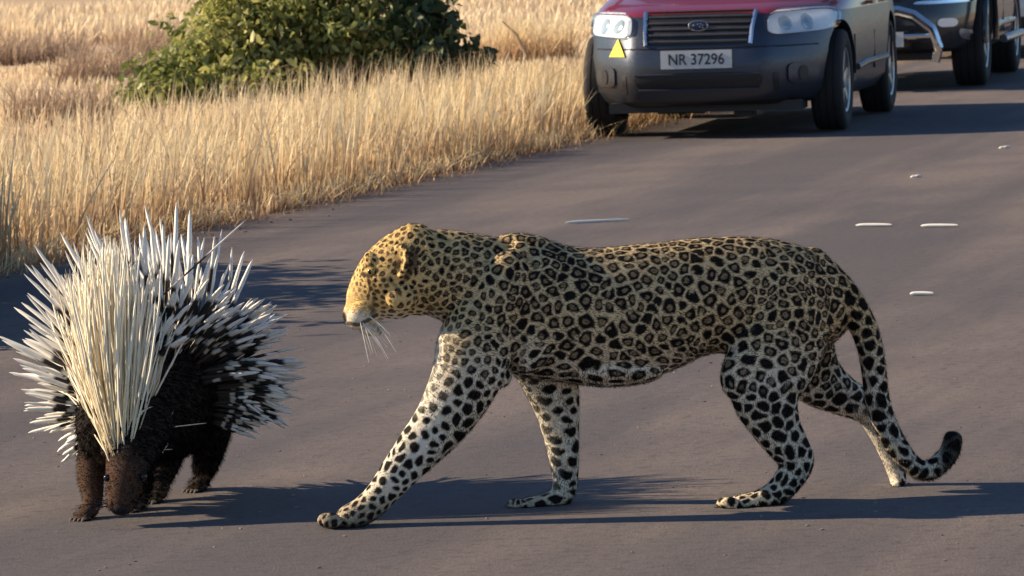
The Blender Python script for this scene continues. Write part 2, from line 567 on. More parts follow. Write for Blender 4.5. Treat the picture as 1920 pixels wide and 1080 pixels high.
M_RED = paint('red_paint', (.21, .008, .018), .3, .1, .7, amount=.08)
M_GREY = paint('grey_two_tone_paint', (.070, .080, .105), .36, .75, .10, amount=.03)
M_BLACKP = paint('black_paint', (.016, .018, .024), .3, .1, .8)
M_WHITEP = paint('white_paint', (.62, .61, .59), .35, 0, .6)
M_CLAD = simple('black_cladding', (.022, .023, .026), .6, .2, 30)
M_TYRE = simple('tyre_rubber', (.018, .017, .017), .8, .3, 25)
M_ALLOY = simple('wheel_alloy', (.42, .42, .43), .35, .1, 10, metal=.8)
M_CHROME = simple('chrome', (.75, .76, .78), .16, .05, 10, metal=1.0)
M_SLAT = simple('grille_slat', (.14, .145, .155), .35, .1, 10, metal=.7)
M_DARK = simple('dark_plastic', (.012, .012, .014), .5, .2, 30)
M_REFL = simple('lamp_reflector', (.86, .88, .90), .25, .06, 8, metal=.15)
M_BOWL = simple('lamp_bowl', (.46, .53, .58), .14, .12, 8, metal=.4)
M_PLATE = simple('plate_white', (.62, .62, .60), .45, .06, 12)
M_INK = simple('plate_ink', (.02, .02, .03), .5, .1, 12)
M_YEL = simple('yellow_sticker', (.80, .72, .02), .5, .08, 12)
M_EMB = simple('emblem_blue', (.02, .035, .09), .25, .1, 12)
g = NT('window_glass'); g.set(base=g.mix(g.rng(g.noise(2, g.obj()), .3, .7), (.012, .015, .017), (.02, .024, .026)), rough=.05, coat=.5, spec=.6); M_GLASS = g.m
g = NT('lamp_lens')
gl = g.n('BsdfGlossy', {'Color': (.95, .97, 1, 1), 'Roughness': .04}); tp = g.n('BsdfTransparent', {'Color': (.93, .96, .98, 1)})
lw = g.n('LayerWeight', {'Blend': .35}); nn = g.noise(9, g.obj())
mx = g.n('MixShader', {0: g.math('ADD', g.math('MULTIPLY', lw.outputs['Fresnel'], .8), g.math('MULTIPLY', nn, .10)), 1: tp.outputs[0], 2: gl.outputs[0]})
g.t.links.new(mx.outputs[0], g.out.inputs[0]); M_LENS = g.m


def interp(tab, z):
    a = np.array(tab, float)
    return float(np.interp(z, a[:, 0], a[:, 1]))


def text_mesh(txt, size, name='lettering'):
    cu = bpy.data.curves.new(name, 'FONT'); cu.body = txt; cu.size = size; cu.align_x = 'CENTER'; cu.align_y = 'CENTER'; cu.extrude = .0012; cu.offset = size * .012
    o = bpy.data.objects.new(name, cu); col.objects.link(o)
    dg = bpy.context.evaluated_depsgraph_get()
    me = bpy.data.meshes.new_from_object(o.evaluated_get(dg))
    bpy.data.objects.remove(o)
    return me


def vehicle(name, label, group, loc, yaw, S, paint_hi, paint_lo, split, plate, detail=True):
    """S: dict of sizes. local frame: nose at y=0 looking along -y, x to the right as seen from the front-facing camera, z up"""
    root = bpy.data.objects.new(name, None); col.objects.link(root)
    root.location = loc; root.rotation_euler = (0, 0, yaw)
    tag(root, label, 'car', group)
    L, HW, zb = S['len'], S['hw'], S['clear']
    k = S.get('k', 1.0)                                    # height factor of the lower body
    zs = [zb, zb + .03, zb + .09, .38 * k, .46 * k, .53 * k, .60 * k, .66 * k, .71 * k, .755 * k, .79 * k, .815 * k, .84 * k, .87 * k, .90 * k, .94 * k, .98 * k, 1.0 * k]
    yf = [(zb, .14), (zb + .03, .07), (zb + .09, .03), (.38 * k, .0), (.53 * k, .0), (.58 * k, .03), (.66 * k, .05), (.755 * k, .115), (.79 * k, .155), (.815 * k, .205),
          (.84 * k, .29), (.87 * k, .46), (.90 * k, .66), (.94 * k, .92), (.98 * k, 1.12), (1.0 * k, 1.2)]
    yr = [(zb, L - .12), (zb + .09, L - .02), (.5 * k, L), (.7 * k, L - .03), (1.0 * k, L - .10)]
    hw = [(zb, HW - .09), (zb + .09, HW - .02), (.5 * k, HW), (.66 * k, HW - .004), (.80 * k, HW - .018), (.90 * k, HW - .04), (1.0 * k, HW - .09)]
    M_ = 128
    mb = MB(); V, F = [], []
    n_ = 4.6
    for z in zs:
        y0, y1, w = interp(yf, z), interp(yr, z), interp(hw, z)
        yc, hl = (y0 + y1) / 2, (y1 - y0) / 2
        for i in range(M_):
            t = 2 * math.pi * (i + .5) / M_
            cx, sy = math.cos(t), math.sin(t)
            # even the spacing round the corner
            xx_ = w * math.copysign(abs(cx) ** (2 / n_), cx)
            yy_ = yc + hl * math.copysign(abs(sy) ** (2 / (n_ * 1.15)), sy)
            u_ = abs(xx_) / HW
            if sy < 0: yy_ += (.04 * u_ * u_ + S.get('sweep', .2) * max(0, u_ - .5) ** 1.12) * max(0, 1 - (yy_ - y0) / 1.2)
            V.append((xx_, yy_, z))
    for j in range(len(zs) - 1):
        for i in range(M_):
            F.append((j * M_ + i, j * M_ + (i + 1) % M_, (j + 1) * M_ + (i + 1) % M_, (j + 1) * M_ + i))
    F.append(tuple(range(M_))[::-1]); F.append(tuple(range((len(zs) - 1) * M_, len(zs) * M_)))
    mb.add(V, F)
    body = mb.build('body', [paint_hi, paint_lo, M_DARK], root, True, 40)
    # wheel arches
    wr, ya, yb = S['wheel'], S['axle'], S['axle'] + S['base']
    cut = MB()
    for yy in (ya, yb):
        for sx in (-1, 1):
            prof = [(sx * (HW - .30), .001), (sx * (HW - .30), wr + .055), (sx * (HW + .2), wr + .055), (sx * (HW + .2), .001)]
            cut.lathe_x(prof, 40, (0, yy, wr + .015))
    bm = bmesh.new(); cme = cut.mesh('cut'); bm.from_mesh(cme); bmesh.ops.remove_doubles(bm, verts=bm.verts, dist=.002)
    bmesh.ops.recalc_face_normals(bm, faces=bm.faces); bm.to_mesh(cme); bm.free()
    co = link('cut', cme)
    md = body.modifiers.new('b', 'BOOLEAN'); md.object = co; md.operation = 'DIFFERENCE'; md.solver = 'EXACT'
    co.parent = root
    bpy.context.view_layer.update()
    dg = bpy.context.evaluated_depsgraph_get()
    nm = bpy.data.meshes.new_from_object(body.evaluated_get(dg))
    body.modifiers.clear(); body.data = nm; bpy.data.objects.remove(co)
    nm.shade_smooth(); nm.set_sharp_from_angle(angle=R(40))
    for p in nm.polygons:
        c_ = p.center
        inwell = any(math.hypot(c_.y - yy, c_.z - wr - .015) < wr + .05 for yy in (ya, yb)) and abs(c_.x) < HW - .03
        p.material_index = 2 if inwell or c_.z < zb + .02 else (1 if c_.z < split else 0)
    bvh = BVHTree.FromPolygons([v.co for v in nm.vertices], [tuple(p.vertices) for p in nm.polygons])

    def hit(x, z):
        h_ = bvh.ray_cast(Vector((x, -2, z)), Vector((0, 1, 0)))
        if h_[0] is None: return Vector((x, .6, z)), Vector((math.copysign(1, x), -.3, 0)).normalized()
        nrm = h_[1]
        if nrm.y > 0: nrm = -nrm
        return h_[0], nrm

    def patch(nm_, quad, m, off=.006, parent=root, nu=14, nv=8, rnd=.5, depth=.02):
        """a plate that follows the nose; quad = (x,z) corners bl, br, tr, tl"""
        q = [np.array(p) for p in quad]
        V, Bk = [], []
        for j in range(nv + 1):
            for i in range(nu + 1):
                u, v = 2 * i / nu - 1, 2 * j / nv - 1
                uu = u * math.sqrt(1 - rnd * v ** 6 / 2.2) if rnd else u
                vv = v * math.sqrt(1 - rnd * u ** 6 / 2.2) if rnd else v
                a_, b_ = (uu + 1) / 2, (vv + 1) / 2
                p = (q[0] * (1 - a_) + q[1] * a_) * (1 - b_) + (q[3] * (1 - a_) + q[2] * a_) * b_
                h_, nr = hit(p[0], p[1])
                V.append(h_ + nr * off); Bk.append(h_ - nr * depth)
        W = nu + 1; N = len(V)
        F = [(j * W + i, j * W + i + 1, (j + 1) * W + i + 1, (j + 1) * W + i) for j in range(nv) for i in range(nu)]
        rim = [i for i in range(W)] + [j * W + nu for j in range(1, nv + 1)] + [nv * W + i for i in range(nu - 1, -1, -1)] + [j * W for j in range(nv - 1, 0, -1)]
        F += [(rim[(i + 1) % len(rim)], rim[i], rim[i] + N, rim[(i + 1) % len(rim)] + N) for i in range(len(rim))]
        b_ = MB(); b_.add(V + Bk, F)
        return b_.build(nm_, m, parent, True, 35)

    def strip(mb_, pts, r_, off):
        out = []
        for x_, z_ in pts:
            h_, nr = hit(x_, z_); out.append(h_ + nr * off)
        mb_.tube(out, r_, 6)

    # cabin and roof (mostly above the picture's edge)
    mb = MB(); V, F = [], []
    T = S['height']; levels = [(1.0 * k - .015, 1.05, L - .16, HW - .10), (1.0 * k + .22, 1.38, L - .25, HW - .16), (T - .10, 1.95, L - .42, HW - .24)]
    cab = []
    for z, y0, y1, w in levels:
        for i in range(64):
            t = 2 * math.pi * (i + .5) / 64
            cx, sy = math.cos(t), math.sin(t)
            V.append((w * math.copysign(abs(cx) ** .36, cx), (y0 + y1) / 2 + (y1 - y0) / 2 * math.copysign(abs(sy) ** .36, sy), z))
    for j in range(len(levels) - 1):
        for i in range(64): F.append((j * 64 + i, j * 64 + (i + 1) % 64, (j + 1) * 64 + (i + 1) % 64, (j + 1) * 64 + i))
    mb.add(V, F); mb.build('windows', M_GLASS, root, True, 40)
    mb = MB(); V, F = [], []
    for z, g_, in ((T - .10, .012), (T - .045, .0), (T - .01, -.10), (T, -.3)):
        y0, y1, w = 1.95 - g_, L - .42 + g_, HW - .24 + g_
        for i in range(64):
            t = 2 * math.pi * (i + .5) / 64
            cx, sy = math.cos(t), math.sin(t)
            V.append((w * math.copysign(abs(cx) ** .36, cx), (y0 + y1) / 2 + (y1 - y0) / 2 * math.copysign(abs(sy) ** .36, sy), z))
    for j in range(3):
        for i in range(64): F.append((j * 64 + i, j * 64 + (i + 1) % 64, (j + 1) * 64 + (i + 1) % 64, (j + 1) * 64 + i))
    F.append(tuple(range(3 * 64, 4 * 64)))
    mb.add(V, F); roof = mb.build('roof', paint_hi, root, True, 40)
    for sx in (-1, 1):
        for ptop, pbot in (((HW - .235, 1.97, T - .09), (HW - .10, 1.08, k - .01)), ((HW - .225, 2.65, T - .09), (HW - .09, 2.55, k - .01)), ((HW - .235, L - .46, T - .09), (HW - .105, L - .22, k - .01))):
            mb = MB(); mb.tube([(sx * ptop[0], ptop[1], ptop[2]), (sx * (ptop[0] + pbot[0] + .03) / 2, (ptop[1] + pbot[1]) / 2, (ptop[2] + pbot[2]) / 2), (sx * pbot[0], pbot[1], pbot[2])], .035, 6)
            mb.build('pillar', paint_hi, root)
        mb = MB(); mb.ellipsoid((sx * (HW + .08), 1.45, k + .10), [(.10, 0, 0), (0, .06, 0), (0, 0, .075)], 12)
        mb.tube([(sx * (HW - .1), 1.43, k + .02), (sx * (HW + .02), 1.45, k + .07)], .02, 6)
        mb.build('mirror', paint_hi, root)
    # wheels
    for sx in (-1, 1):
        for yy in (ya, yb):
            tw = S['tyre'] / 2
            cx = sx * (HW - tw - .012)
            hub = MB(); hub.lathe_x([(-tw * .5, .001), (-tw * .5, wr * .5), (tw * .3, wr * .5), (tw * .3, .001)], 24)
            wh = hub.build('wheel', M_DARK, root); wh.location = (cx, yy, wr + .006)
            ty = MB(); ri = wr * .64
            ty.lathe_x([(-tw * .82, ri), (-tw * .98, ri + .025), (-tw, wr * .86), (-tw * .90, wr * .965), (-tw * .72, wr), (-tw * .5, wr * 1.0), (-tw * .48, wr * .985), (-tw * .42, wr * .985), (-tw * .4, wr), (-tw * .05, wr),
                        (-tw * .03, wr * .985), (tw * .03, wr * .985), (tw * .05, wr), (tw * .4, wr), (tw * .42, wr * .985), (tw * .48, wr * .985), (tw * .5, wr), (tw * .72, wr), (tw * .90, wr * .965), (tw, wr * .86), (tw * .98, ri + .025), (tw * .82, ri)], 48)
            ty.build('tyre', M_TYRE, wh, True, 50)
            rm = MB(); e = sx * tw
            rm.lathe_x([(e * .82, ri), (e * .90, ri), (e * .84, ri * .93), (e * .4, ri * .9)], 40)
            for a_ in range(6):
                w_ = a_ * math.pi / 3 + .3
                dr, tn = np.array([0, math.cos(w_), math.sin(w_)]), np.array([0, -math.sin(w_), math.cos(w_)])
                q = [np.array([e * .72, 0, 0]) + dr * .04 + tn * .035, np.array([e * .72, 0, 0]) + dr * .04 - tn * .035,
                     np.array([e * .80, 0, 0]) + dr * ri * .93 - tn * .022, np.array([e * .80, 0, 0]) + dr * ri * .93 + tn * .022]
                q2 = [p - np.array([e * .25, 0, 0]) for p in q]
                rm.add(q + q2, [(0, 1, 2, 3), (4, 7, 6, 5), (0, 4, 5, 1), (1, 5, 6, 2), (2, 6, 7, 3), (3, 7, 4, 0)])
            rm.lathe_x([(e * .5, .06), (e * .82, .055), (e * .86, .03), (e * .86, .001)], 20)
            rm.build('rim', M_ALLOY, wh, True, 35)
        # door shut lines, sill and handles on the flank
        for y0 in (1.22, 2.28, 3.3):
            mb = MB(); mb.box(sx * (HW - .008) - .004, sx * (HW - .008) + .008, y0 - .004, y0 + .004, .36 * k, .62 * k); mb.build('shut_line', M_DARK, root, False)
        for y0 in (2.12, 3.12):
            mb = MB(); mb.box(min(sx * (HW - .03), sx * (HW + .022)), max(sx * (HW - .03), sx * (HW + .022)), y0 - .09, y0 + .07, .80 * k, .825 * k); mb.build('door_handle', paint_hi, root, False)
        mb = MB(); mb.tube([(sx * (HW + .0), ya + wr + .10, .40 * k), (sx * (HW + .006), ya + .9, .42 * k), (sx * (HW + .006), yb - .9, .42 * k), (sx * (HW), yb - wr - .10, .42 * k)], .022, 8); mb.build('side_moulding', paint_lo, root)

    # the face
    for fn in S['face']: fn(dict(root=root, hit=hit, patch=patch, strip=strip, HW=HW, k=k, plate=plate, lo=paint_lo, hi=paint_hi, zb=zb, body=body))
    return root


def put_text(d, parent, txt, size, x, z, off, sx=1.0, m=None):
    me = text_mesh(txt, size)
    o = link('lettering', me, m or M_INK, parent)
    h_, nr = d['hit'](x, z)
    o.location = h_ + nr * off
    o.rotation_euler = (math.atan2(-nr.y, -nr.z) * 0 + R(90), 0, math.atan2(nr.x, -nr.y))
    o.scale = (sx, 1, 1)
    return o


def face_wagon(d):
    p, hit, root = d['patch'], d['hit'], d['root']
    for s in (-1, 1):
        def Q(x0, x1, z0, z1, sl=.0): return [(x0 * s, z0), (x1 * s, z0 + sl), (x1 * s, z1 + sl * .4), (x0 * s, z1)] if s > 0 else [(x1 * s, z0 + sl), (x0 * s, z0), (x0 * s, z1), (x1 * s, z1 + sl * .4)]
        hl = p('headlight', Q(.44, .80, .655,   .795, .018), M_REFL, .005, root, 16, 8, .6)
        for bx, br in ((.535, .050), (.655, .056)):
            h_, nr = hit(bx * s, .728)
            b = MB(); b.ellipsoid((0, 0, 0), [(.010, 0, 0), (0, br * 1.1, 0), (0, 0, br)], 18)
            o = b.build('lamp_bowl', M_BOWL, hl)
            o.location = h_ + nr * .006
            o.rotation_euler = Vector((-nr.x, -nr.y, -nr.z)).to_track_quat('X', 'Z').to_euler()
        p('lamp_lens', Q(.435, .805, .65, .80, .018), M_LENS, .024, hl, 16, 8, .6, .004)
        # fog lamp in its square surround
        fg = p('fog_light', Q(.555, .715, .345, .475), d['lo'], .014, root, 6, 6, .6)
        h_, nr = hit(.635 * s, .41)
        b = MB(); b.lathe_x([(-.018, .047), (-.0185, .001)], 20); o = b.build('lamp_glass', M_DARK, fg); o.location = h_
        o.rotation_euler = Vector((-nr.x, -nr.y, -nr.z)).to_track_quat('X', 'Z').to_euler()
        p('bumper_vent', Q(.475, .505, .30, .42), M_DARK, .004, root, 3, 6, .3)
    gr = p('grille', [(-.335, .605), (.335, .605), (.355, .80), (-.355, .80)], M_DARK, .004, root, 16, 6, .25)
    for i in range(5):
        z = .627 + i * .0375
        mb = MB(); w = .315 + .004 * i
        d['strip'](mb, [(-w + 2 * w * j / 12, z) for j in range(13)], .0085, .010)
        mb.build('slat', M_SLAT, gr)
    mb = MB()
    d['strip'](mb, [(.335, .603), (.345, .70), (.358, .803)], .015, .012); mb.build('grille_trim', M_CHROME, gr)
    mb = MB(); d['strip'](mb, [(-.335, .603), (-.345, .70), (-.358, .803)], .015, .012); mb.build('grille_trim', M_CHROME, gr)
    mb = MB(); d['strip'](mb, [(-.36 + .72 * j / 10, .812) for j in range(11)], .008, .004); mb.build('grille_trim', M_CLAD, gr)
    h_, nr = hit(0, .715)
    mb = MB(); mb.ellipsoid((0, 0, 0), [(.062, 0, 0), (0, .010, 0), (0, 0, .032)], 20); em = mb.build('emblem', M_EMB, root); em.location = h_ + nr * .022
    mb = MB(); mb.tube([(.062 * math.cos(t * .3142), -.003, .032 * math.sin(t * .3142)) for t in range(21)], .004, 6); mb.build('emblem_ring', M_CHROME, em)
    for ex, ez, er in ((-.030, .004, .010), (-.002, .010, .006), (.016, .012, .006), (.030, .004, .006), (.012, -.006, .006), (.030, -.012, .006)):
        st = MB(); V = []
        for q in range(8):
            rr = er if q % 2 == 0 else er * .4
            V.append((ex + rr * math.cos(q * math.pi / 4), -.012, ez + rr * math.sin(q * math.pi / 4)))
        st.add(V + [(a_, -.007, c_) for a_, b_, c_ in V], [tuple(range(8))] + [((i + 1) % 8, i, i + 8, (i + 1) % 8 + 8) for i in range(8)])
        st.build('emblem_star', M_CHROME, em, False)
    # number plate
    pl = MB(); pl.box(-.23, .23, -.012, 0, -.058, .058)
    h_, nr = hit(-.005, .515)
    plo = pl.build('number_plate', M_PLATE, root, False); plo.location = (-.005, h_.y - .012, .515)
    lt = link('lettering', text_mesh(d['plate'], .098), M_INK, plo); lt.rotation_euler = (R(90), 0, 0); lt.location = (0, -.0135, -.002); lt.scale = (.90, 1, 1)
    # lower opening and lip
    p('lower_intake', [(-.40, .325), (.40, .325), (.42, .415), (-.42, .415)], M_DARK, .003, root, 14, 4, .3)
    mb = MB(); d['strip'](mb, [(-.41 + .82 * j / 12, .418) for j in range(13)], .010, .004); mb.build('intake_lip', d['lo'], root)
    mb = MB(); d['strip'](mb, [(-.39 + .78 * j / 12, .322) for j in range(13)], .010, .006); mb.build('intake_lip', d['lo'], root)
    mb = MB(); d['strip'](mb, [(-.72 + 1.44 * j / 20, .585) for j in range(21)], .006, .0); mb.build('bumper_seam', M_DARK, root)
    # the black under-tray hanging below the bumper
    mb = MB(); mb.box(-.62, .62, .22, .60, .17, .235); mb.box(.18, .30, .3, .5, .13, .18); mb.box(-.35, -.05, .5, 1.2, .15, .2); mb.build('under_tray', M_CLAD, root, False)
    # yellow triangle sticker, with its light border
    def tri(s_, off, m, nm_, par):
        V = []
        for x_, z_ in ((-.535 - .062 * s_, .535), (-.535 + .062 * s_, .535), (-.53, .535 + .118 * s_)):
            h_, nr = hit(x_, z_); V.append(h_ + nr * off)
        b = MB(); b.add(V + [v + Vector((0, .012, 0)) for v in V], [(0, 1, 2), (0, 3, 4, 1), (1, 4, 5, 2), (2, 5, 3, 0)])
        return b.build(nm_, m, par, False)
    tri(1.0, .012, M_YEL, 'warning_triangle', root)
    # front towing eye cover, on the right
    p('tow_cover', [(.40, .44), (.47, .44), (.47, .49), (.40, .49)], d['lo'], .003, root, 3, 3, .5)


def face_fourbyfour(d):
    p, hit, root, k = d['patch'], d['hit'], d['root'], d['k']
    HW = d['HW']
    for s in (-1, 1):
        def Q(x0, x1, z0, z1, sl=.0): return [(x0 * s, z0), (x1 * s, z0 + sl), (x1 * s, z1 + sl), (x0 * s, z1)] if s > 0 else [(x1 * s, z0 + sl), (x0 * s, z0), (x0 * s, z1), (x1 * s, z1 + sl)]
        hl = p('headlight', Q(.44, .83, .63 * k, .73 * k, .01), M_REFL, .004, root, 12, 6, .6)
        p('lamp_lens', Q(.435, .835, .625 * k, .735 * k, .01), M_LENS, .012, hl, 12, 6, .6, .004)
        p('lamp_trim', Q(.42, .85, .596 * k, .62 * k, .012), M_CHROME, .010, root, 12, 3, .5)
        fg = p('fog_light', Q(.60, .74, .44 * k, .50 * k, .0), M_REFL, .008, root, 6, 4, .8)
        p('fog_surround', Q(.75, .87, .36 * k, .43 * k, -.04), M_ALLOY, .006, root, 6, 3, .6)
        # arch flare
        mb = MB(); wr = .385
        mb.tube([(s * (HW + .012), .95 + (wr + .085) * math.cos(a_), wr + .02 + (wr + .075) * math.sin(a_)) for a_ in np.linspace(-.1, math.pi + .1, 20)], .028, 8)
        mb.build('arch_flare', d['hi'], root)
        mb = MB(); mb.tube([(s * (HW + .06), 1.55, .36), (s * (HW + .09), 1.7, .37), (s * (HW + .09), 2.9, .37), (s * (HW + .06), 3.05, .36)], .035, 8); mb.build('side_step', M_ALLOY, root)
    gr = p('grille', [(-.36, .62 * k), (.36, .62 * k), (.40, .80 * k), (-.40, .80 * k)], M_DARK, .004, root, 12, 6, .3)
    for i in range(4):
        mb = MB(); d['strip'](mb, [(-.35 + .7 * j / 10, (.645 + i * .042) * k) for j in range(11)], .011, .012); mb.build('slat', M_CHROME, gr)
    # tubular nudge bar
    mb = MB(); y = -.13
    pts = [(-.60, y + .02, .24), (-.63, y, .35), (-.58, y - .01, .50), (-.44, y - .01, .61), (-.32, y - .01, .645), (.32, y - .01, .645), (.44, y - .01, .61), (.58, y - .01, .50), (.63, y, .35), (.60, y + .02, .24)]
    P2 = []
    for i in range(len(pts) - 1):
        for t in np.linspace(0, 1, 5)[:-1]: P2.append(tuple(np.array(pts[i]) * (1 - t) + np.array(pts[i + 1]) * t))
    P2.append(pts[-1])
    mb.tube(P2, .038, 10)
    nb = mb.build('nudge_bar', M_CHROME, root)
    mb = MB(); mb.tube([(-.60, y, .44), (.60, y, .44)], .022, 8); mb.build('cross_tube', M_CHROME, nb)
    for s in (-1, 1):
        mb = MB(); mb.box(s * .36 - .02, s * .36 + .02, y - .005, .2, .40, .48); mb.build('bar_bracket', M_CLAD, nb, False)
    pl = MB(); pl.box(-.23, .23, -.012, 0, -.058, .058); plo = pl.build('number_plate', M_PLATE, root, False); plo.location = (.13, y - .035, .42)
    lt = link('lettering', text_mesh(d['plate'], .09), M_INK, plo); lt.rotation_euler = (R(90), 0, 0); lt.location = (.13, -.0135, 0)
    p('lower_intake', [(-.5, .40), (.5, .40), (.5, .50), (-.5, .50)], M_DARK, .003, root, 10, 3, .3)
    mb = MB(); mb.box(-.55, .55, .25, .7, .24, .33); mb.build('bash_plate', M_CLAD, root, False)


def face_plain(d):
    p, root, k = d['patch'], d['root'], d['k']
    for s in (-1, 1):
        def Q(x0, x1, z0, z1): return [(x0 * s, z0), (x1 * s, z0), (x1 * s, z1), (x0 * s, z1)] if s > 0 else [(x1 * s, z0), (x0 * s, z0), (x0 * s, z1), (x1 * s, z1)]
        p('headlight', Q(.46, .82, .68 * k, .79 * k), M_REFL, .006, root, 10, 5, .6)
        p('fog_light', Q(.58, .70, .40 * k, .47 * k), M_REFL, .006, root, 6, 4, .8)
    p('grille', [(-.38, .62 * k), (.38, .62 * k), (.40, .78 * k), (-.40, .78 * k)], M_DARK, .004, root, 10, 5, .3)
    p('lower_intake', [(-.5, .33), (.5, .33), (.5, .44), (-.5, .44)], M_DARK, .003, root, 10, 3, .3)


YAW = -math.atan(.205)                  # nose toward the camera, tail away to the right
def nose(px_l, px_r, axle, extra=0.0):
    """nose position from the two front wheels' footprints"""
    a_, b_ = G(*px_l), G(*px_r)
    ctr = (a_ + b_) / 2
    dirb = np.array([math.sin(-YAW), math.cos(-YAW), 0])
    return tuple(ctr - dirb * axle) 


n1_ = nose((1112, 258), (1592, 248), .86)
vehicle('station_wagon', 'red over grey station wagon with a yellow triangle sticker under its headlight', 'cars queued along the road', (n1_[0], n1_[1], ROAD_Z), YAW,
        dict(len=4.48, hw=.865, clear=.215, wheel=.328, axle=.86, base=2.525, tyre=.215, height=1.59, sweep=.62, face=[face_wagon]), M_RED, M_GREY, .775, 'NR 37296')
q = G(1858, 163)
dirb = np.array([math.sin(-YAW), math.cos(-YAW), 0]); side = np.array([math.cos(-YAW), -math.sin(-YAW), 0])
n2_ = q - side * .93 - dirb * .95
vehicle('four_by_four', 'black four by four with a chrome nudge bar behind the red car', 'cars queued along the road', (n2_[0], n2_[1], ROAD_Z), YAW,
        dict(len=4.75, hw=.925, clear=.30, wheel=.385, axle=.95, base=2.75, tyre=.265, height=1.82, k=1.14, face=[face_fourbyfour]), M_BLACKP, M_BLACKP, .3, '57')
n3_ = np.array([n2_[0], n2_[1], 0]) + dirb * 7.3 + side * .10
vehicle('white_car', 'pale car at the right edge, last of the queue behind the black four by four', 'cars queued along the road', (n3_[0], n3_[1], ROAD_Z), YAW,
        dict(len=4.5, hw=.88, clear=.24, wheel=.34, axle=.88, base=2.6, tyre=.22, height=1.65, k=1.05, face=[face_plain]), M_WHITEP, M_CLAD, .42, '')


# ------------------------------------------------------------------ animals: shared tools
def catmull(ctrl, sub):
    C = np.array(ctrl, float)
    C = np.vstack([2 * C[0] - C[1], C, 2 * C[-1] - C[-2]])
    out = []
    for i in range(1, len(C) - 2):
        for t in np.linspace(0, 1, sub, endpoint=False):
            a_, b_, c_, d_ = C[i - 1], C[i], C[i + 1], C[i + 2]
            out.append(.5 * ((2 * b_) + (-a_ + c_) * t + (2 * a_ - 5 * b_ + 4 * c_ - d_) * t * t + (-a_ + 3 * b_ - 3 * c_ + d_) * t ** 3))
    out.append(C[-2])
    return np.array(out)


def limb(mb, ctrl, sub=5, n=20, side=(0, 1, 0)):
    """ctrl rows: x, y, z, radius in the limb's plane, radius across. a closed tapered tube with round ends"""
    Q = catmull(ctrl, sub)
    pts, ra, rb = Q[:, :3], np.maximum(Q[:, 3], .003), np.maximum(Q[:, 4], .003)
    t0 = pts[1] - pts[0]; t0 /= np.linalg.norm(t0); t1 = pts[-1] - pts[-2]; t1 /= np.linalg.norm(t1)
    rows = []
    side = np.array(side, float)
    for f, s in ((1, .02), (.85, .52), (.5, .86)):
        rows.append((pts[0] - t0 * ra[0] * f * .8, ra[0] * s, rb[0] * s, t0))
    for i in range(len(pts)):
        t = pts[min(i + 1, len(pts) - 1)] - pts[max(i - 1, 0)]; t /= np.linalg.norm(t) + 1e-9
        rows.append((pts[i], ra[i], rb[i], t))
    for f, s in ((.5, .86), (.85, .52), (1, .02)):
        rows.append((pts[-1] + t1 * ra[-1] * f * .8, ra[-1] * s, rb[-1] * s, t1))
    V, F = [], []
    for c_, a_, b_, t in rows:
        A = np.cross(t, side); A /= np.linalg.norm(A) + 1e-9
        B = np.cross(A, t)
        for k in range(n):
            w = 2 * math.pi * k / n
            V.append(c_ + A * a_ * math.cos(w) + B * b_ * math.sin(w))
    m = len(rows)
    for i in range(m - 1):
        for k in range(n): F.append((i * n + k, i * n + (k + 1) % n, (i + 1) * n + (k + 1) % n, (i + 1) * n + k))
    F.append(tuple(range(n))[::-1]); F.append(tuple(range((m - 1) * n, m * n)))
    mb.add(V, F)


def fuse(mb, voxel, smooth_it, name):
    """one continuous skin over all overlapping volumes"""
    o = link('tmp', mb.mesh('tmp'))
    md = o.modifiers.new('r', 'REMESH'); md.mode = 'VOXEL'; md.voxel_size = voxel; md.adaptivity = 0
    sm = o.modifiers.new('s', 'SMOOTH'); sm.factor = .5; sm.iterations = smooth_it
    dg = bpy.context.evaluated_depsgraph_get()
    me = bpy.data.meshes.new_from_object(o.evaluated_get(dg)); me.name = name
    bpy.data.objects.remove(o)
    me.shade_smooth()
    return me


def mesh_np(me):
    V = np.empty(len(me.vertices) * 3, np.float32); me.vertices.foreach_get('co', V)
    N = np.empty(len(me.vertices) * 3, np.float32); me.vertices.foreach_get('normal', N)
    return V.reshape(-1, 3).astype(float), N.reshape(-1, 3).astype(float)


def fur(name, V, N, flow, length, width, n, m, parent, attrs, seed, lift=.35):
    """short hairs as slim triangles growing from the skin, lying along the flow"""
    r = np.random.default_rng(seed)
    i = r.integers(0, len(V), n)
    b, nn, fl = V[i], N[i], flow[i] + r.normal(0, .22, (n, 3))
    fl = fl - nn * np.sum(fl * nn, 1)[:, None]; fl /= np.linalg.norm(fl, axis=1)[:, None] + 1e-9
    sd = np.cross(nn, fl)
    b = b + r.normal(0, .0012, (n, 3))
    L = (length[i] * r.uniform(.6, 1.25, n))[:, None]
    d1 = fl * (1 - lift) + nn * lift * r.uniform(.5, 1.4, n)[:, None]
    W = width * r.uniform(.7, 1.3, n)[:, None]
    rows = np.stack([b - sd * W / 2 - nn * .001, b + sd * W / 2 - nn * .001, b + d1 * L], 1)
    T = np.arange(n * 3).reshape(n, 3)
    o = link(name, tri_mesh(name, rows.reshape(-1, 3), T, {k: np.repeat(a_[i], 3) for k, a_ in attrs.items()}), m, parent)
    # shade like the skin beneath
    o.data.shade_smooth()
    o.data.normals_split_custom_set_from_vertices(np.repeat(nn * .8 + d1 * .35, 3, 0).astype(np.float32) / np.linalg.norm(np.repeat(nn * .8 + d1 * .35, 3, 0), axis=1)[:, None])
    tag(o, kind='stuff')
    return o


# ------------------------------------------------------------------ the leopard
def lepY(x): return 10.59 + (x - 900) * .00022
PXM = 8400 / 10.62

def LP(x, y, dy): return P(x, y, lepY(x) + dy)

def lrow(x, y, dy, ra, rb):
    p = LP(x, y, dy)
    return (*p, ra / PXM, rb)


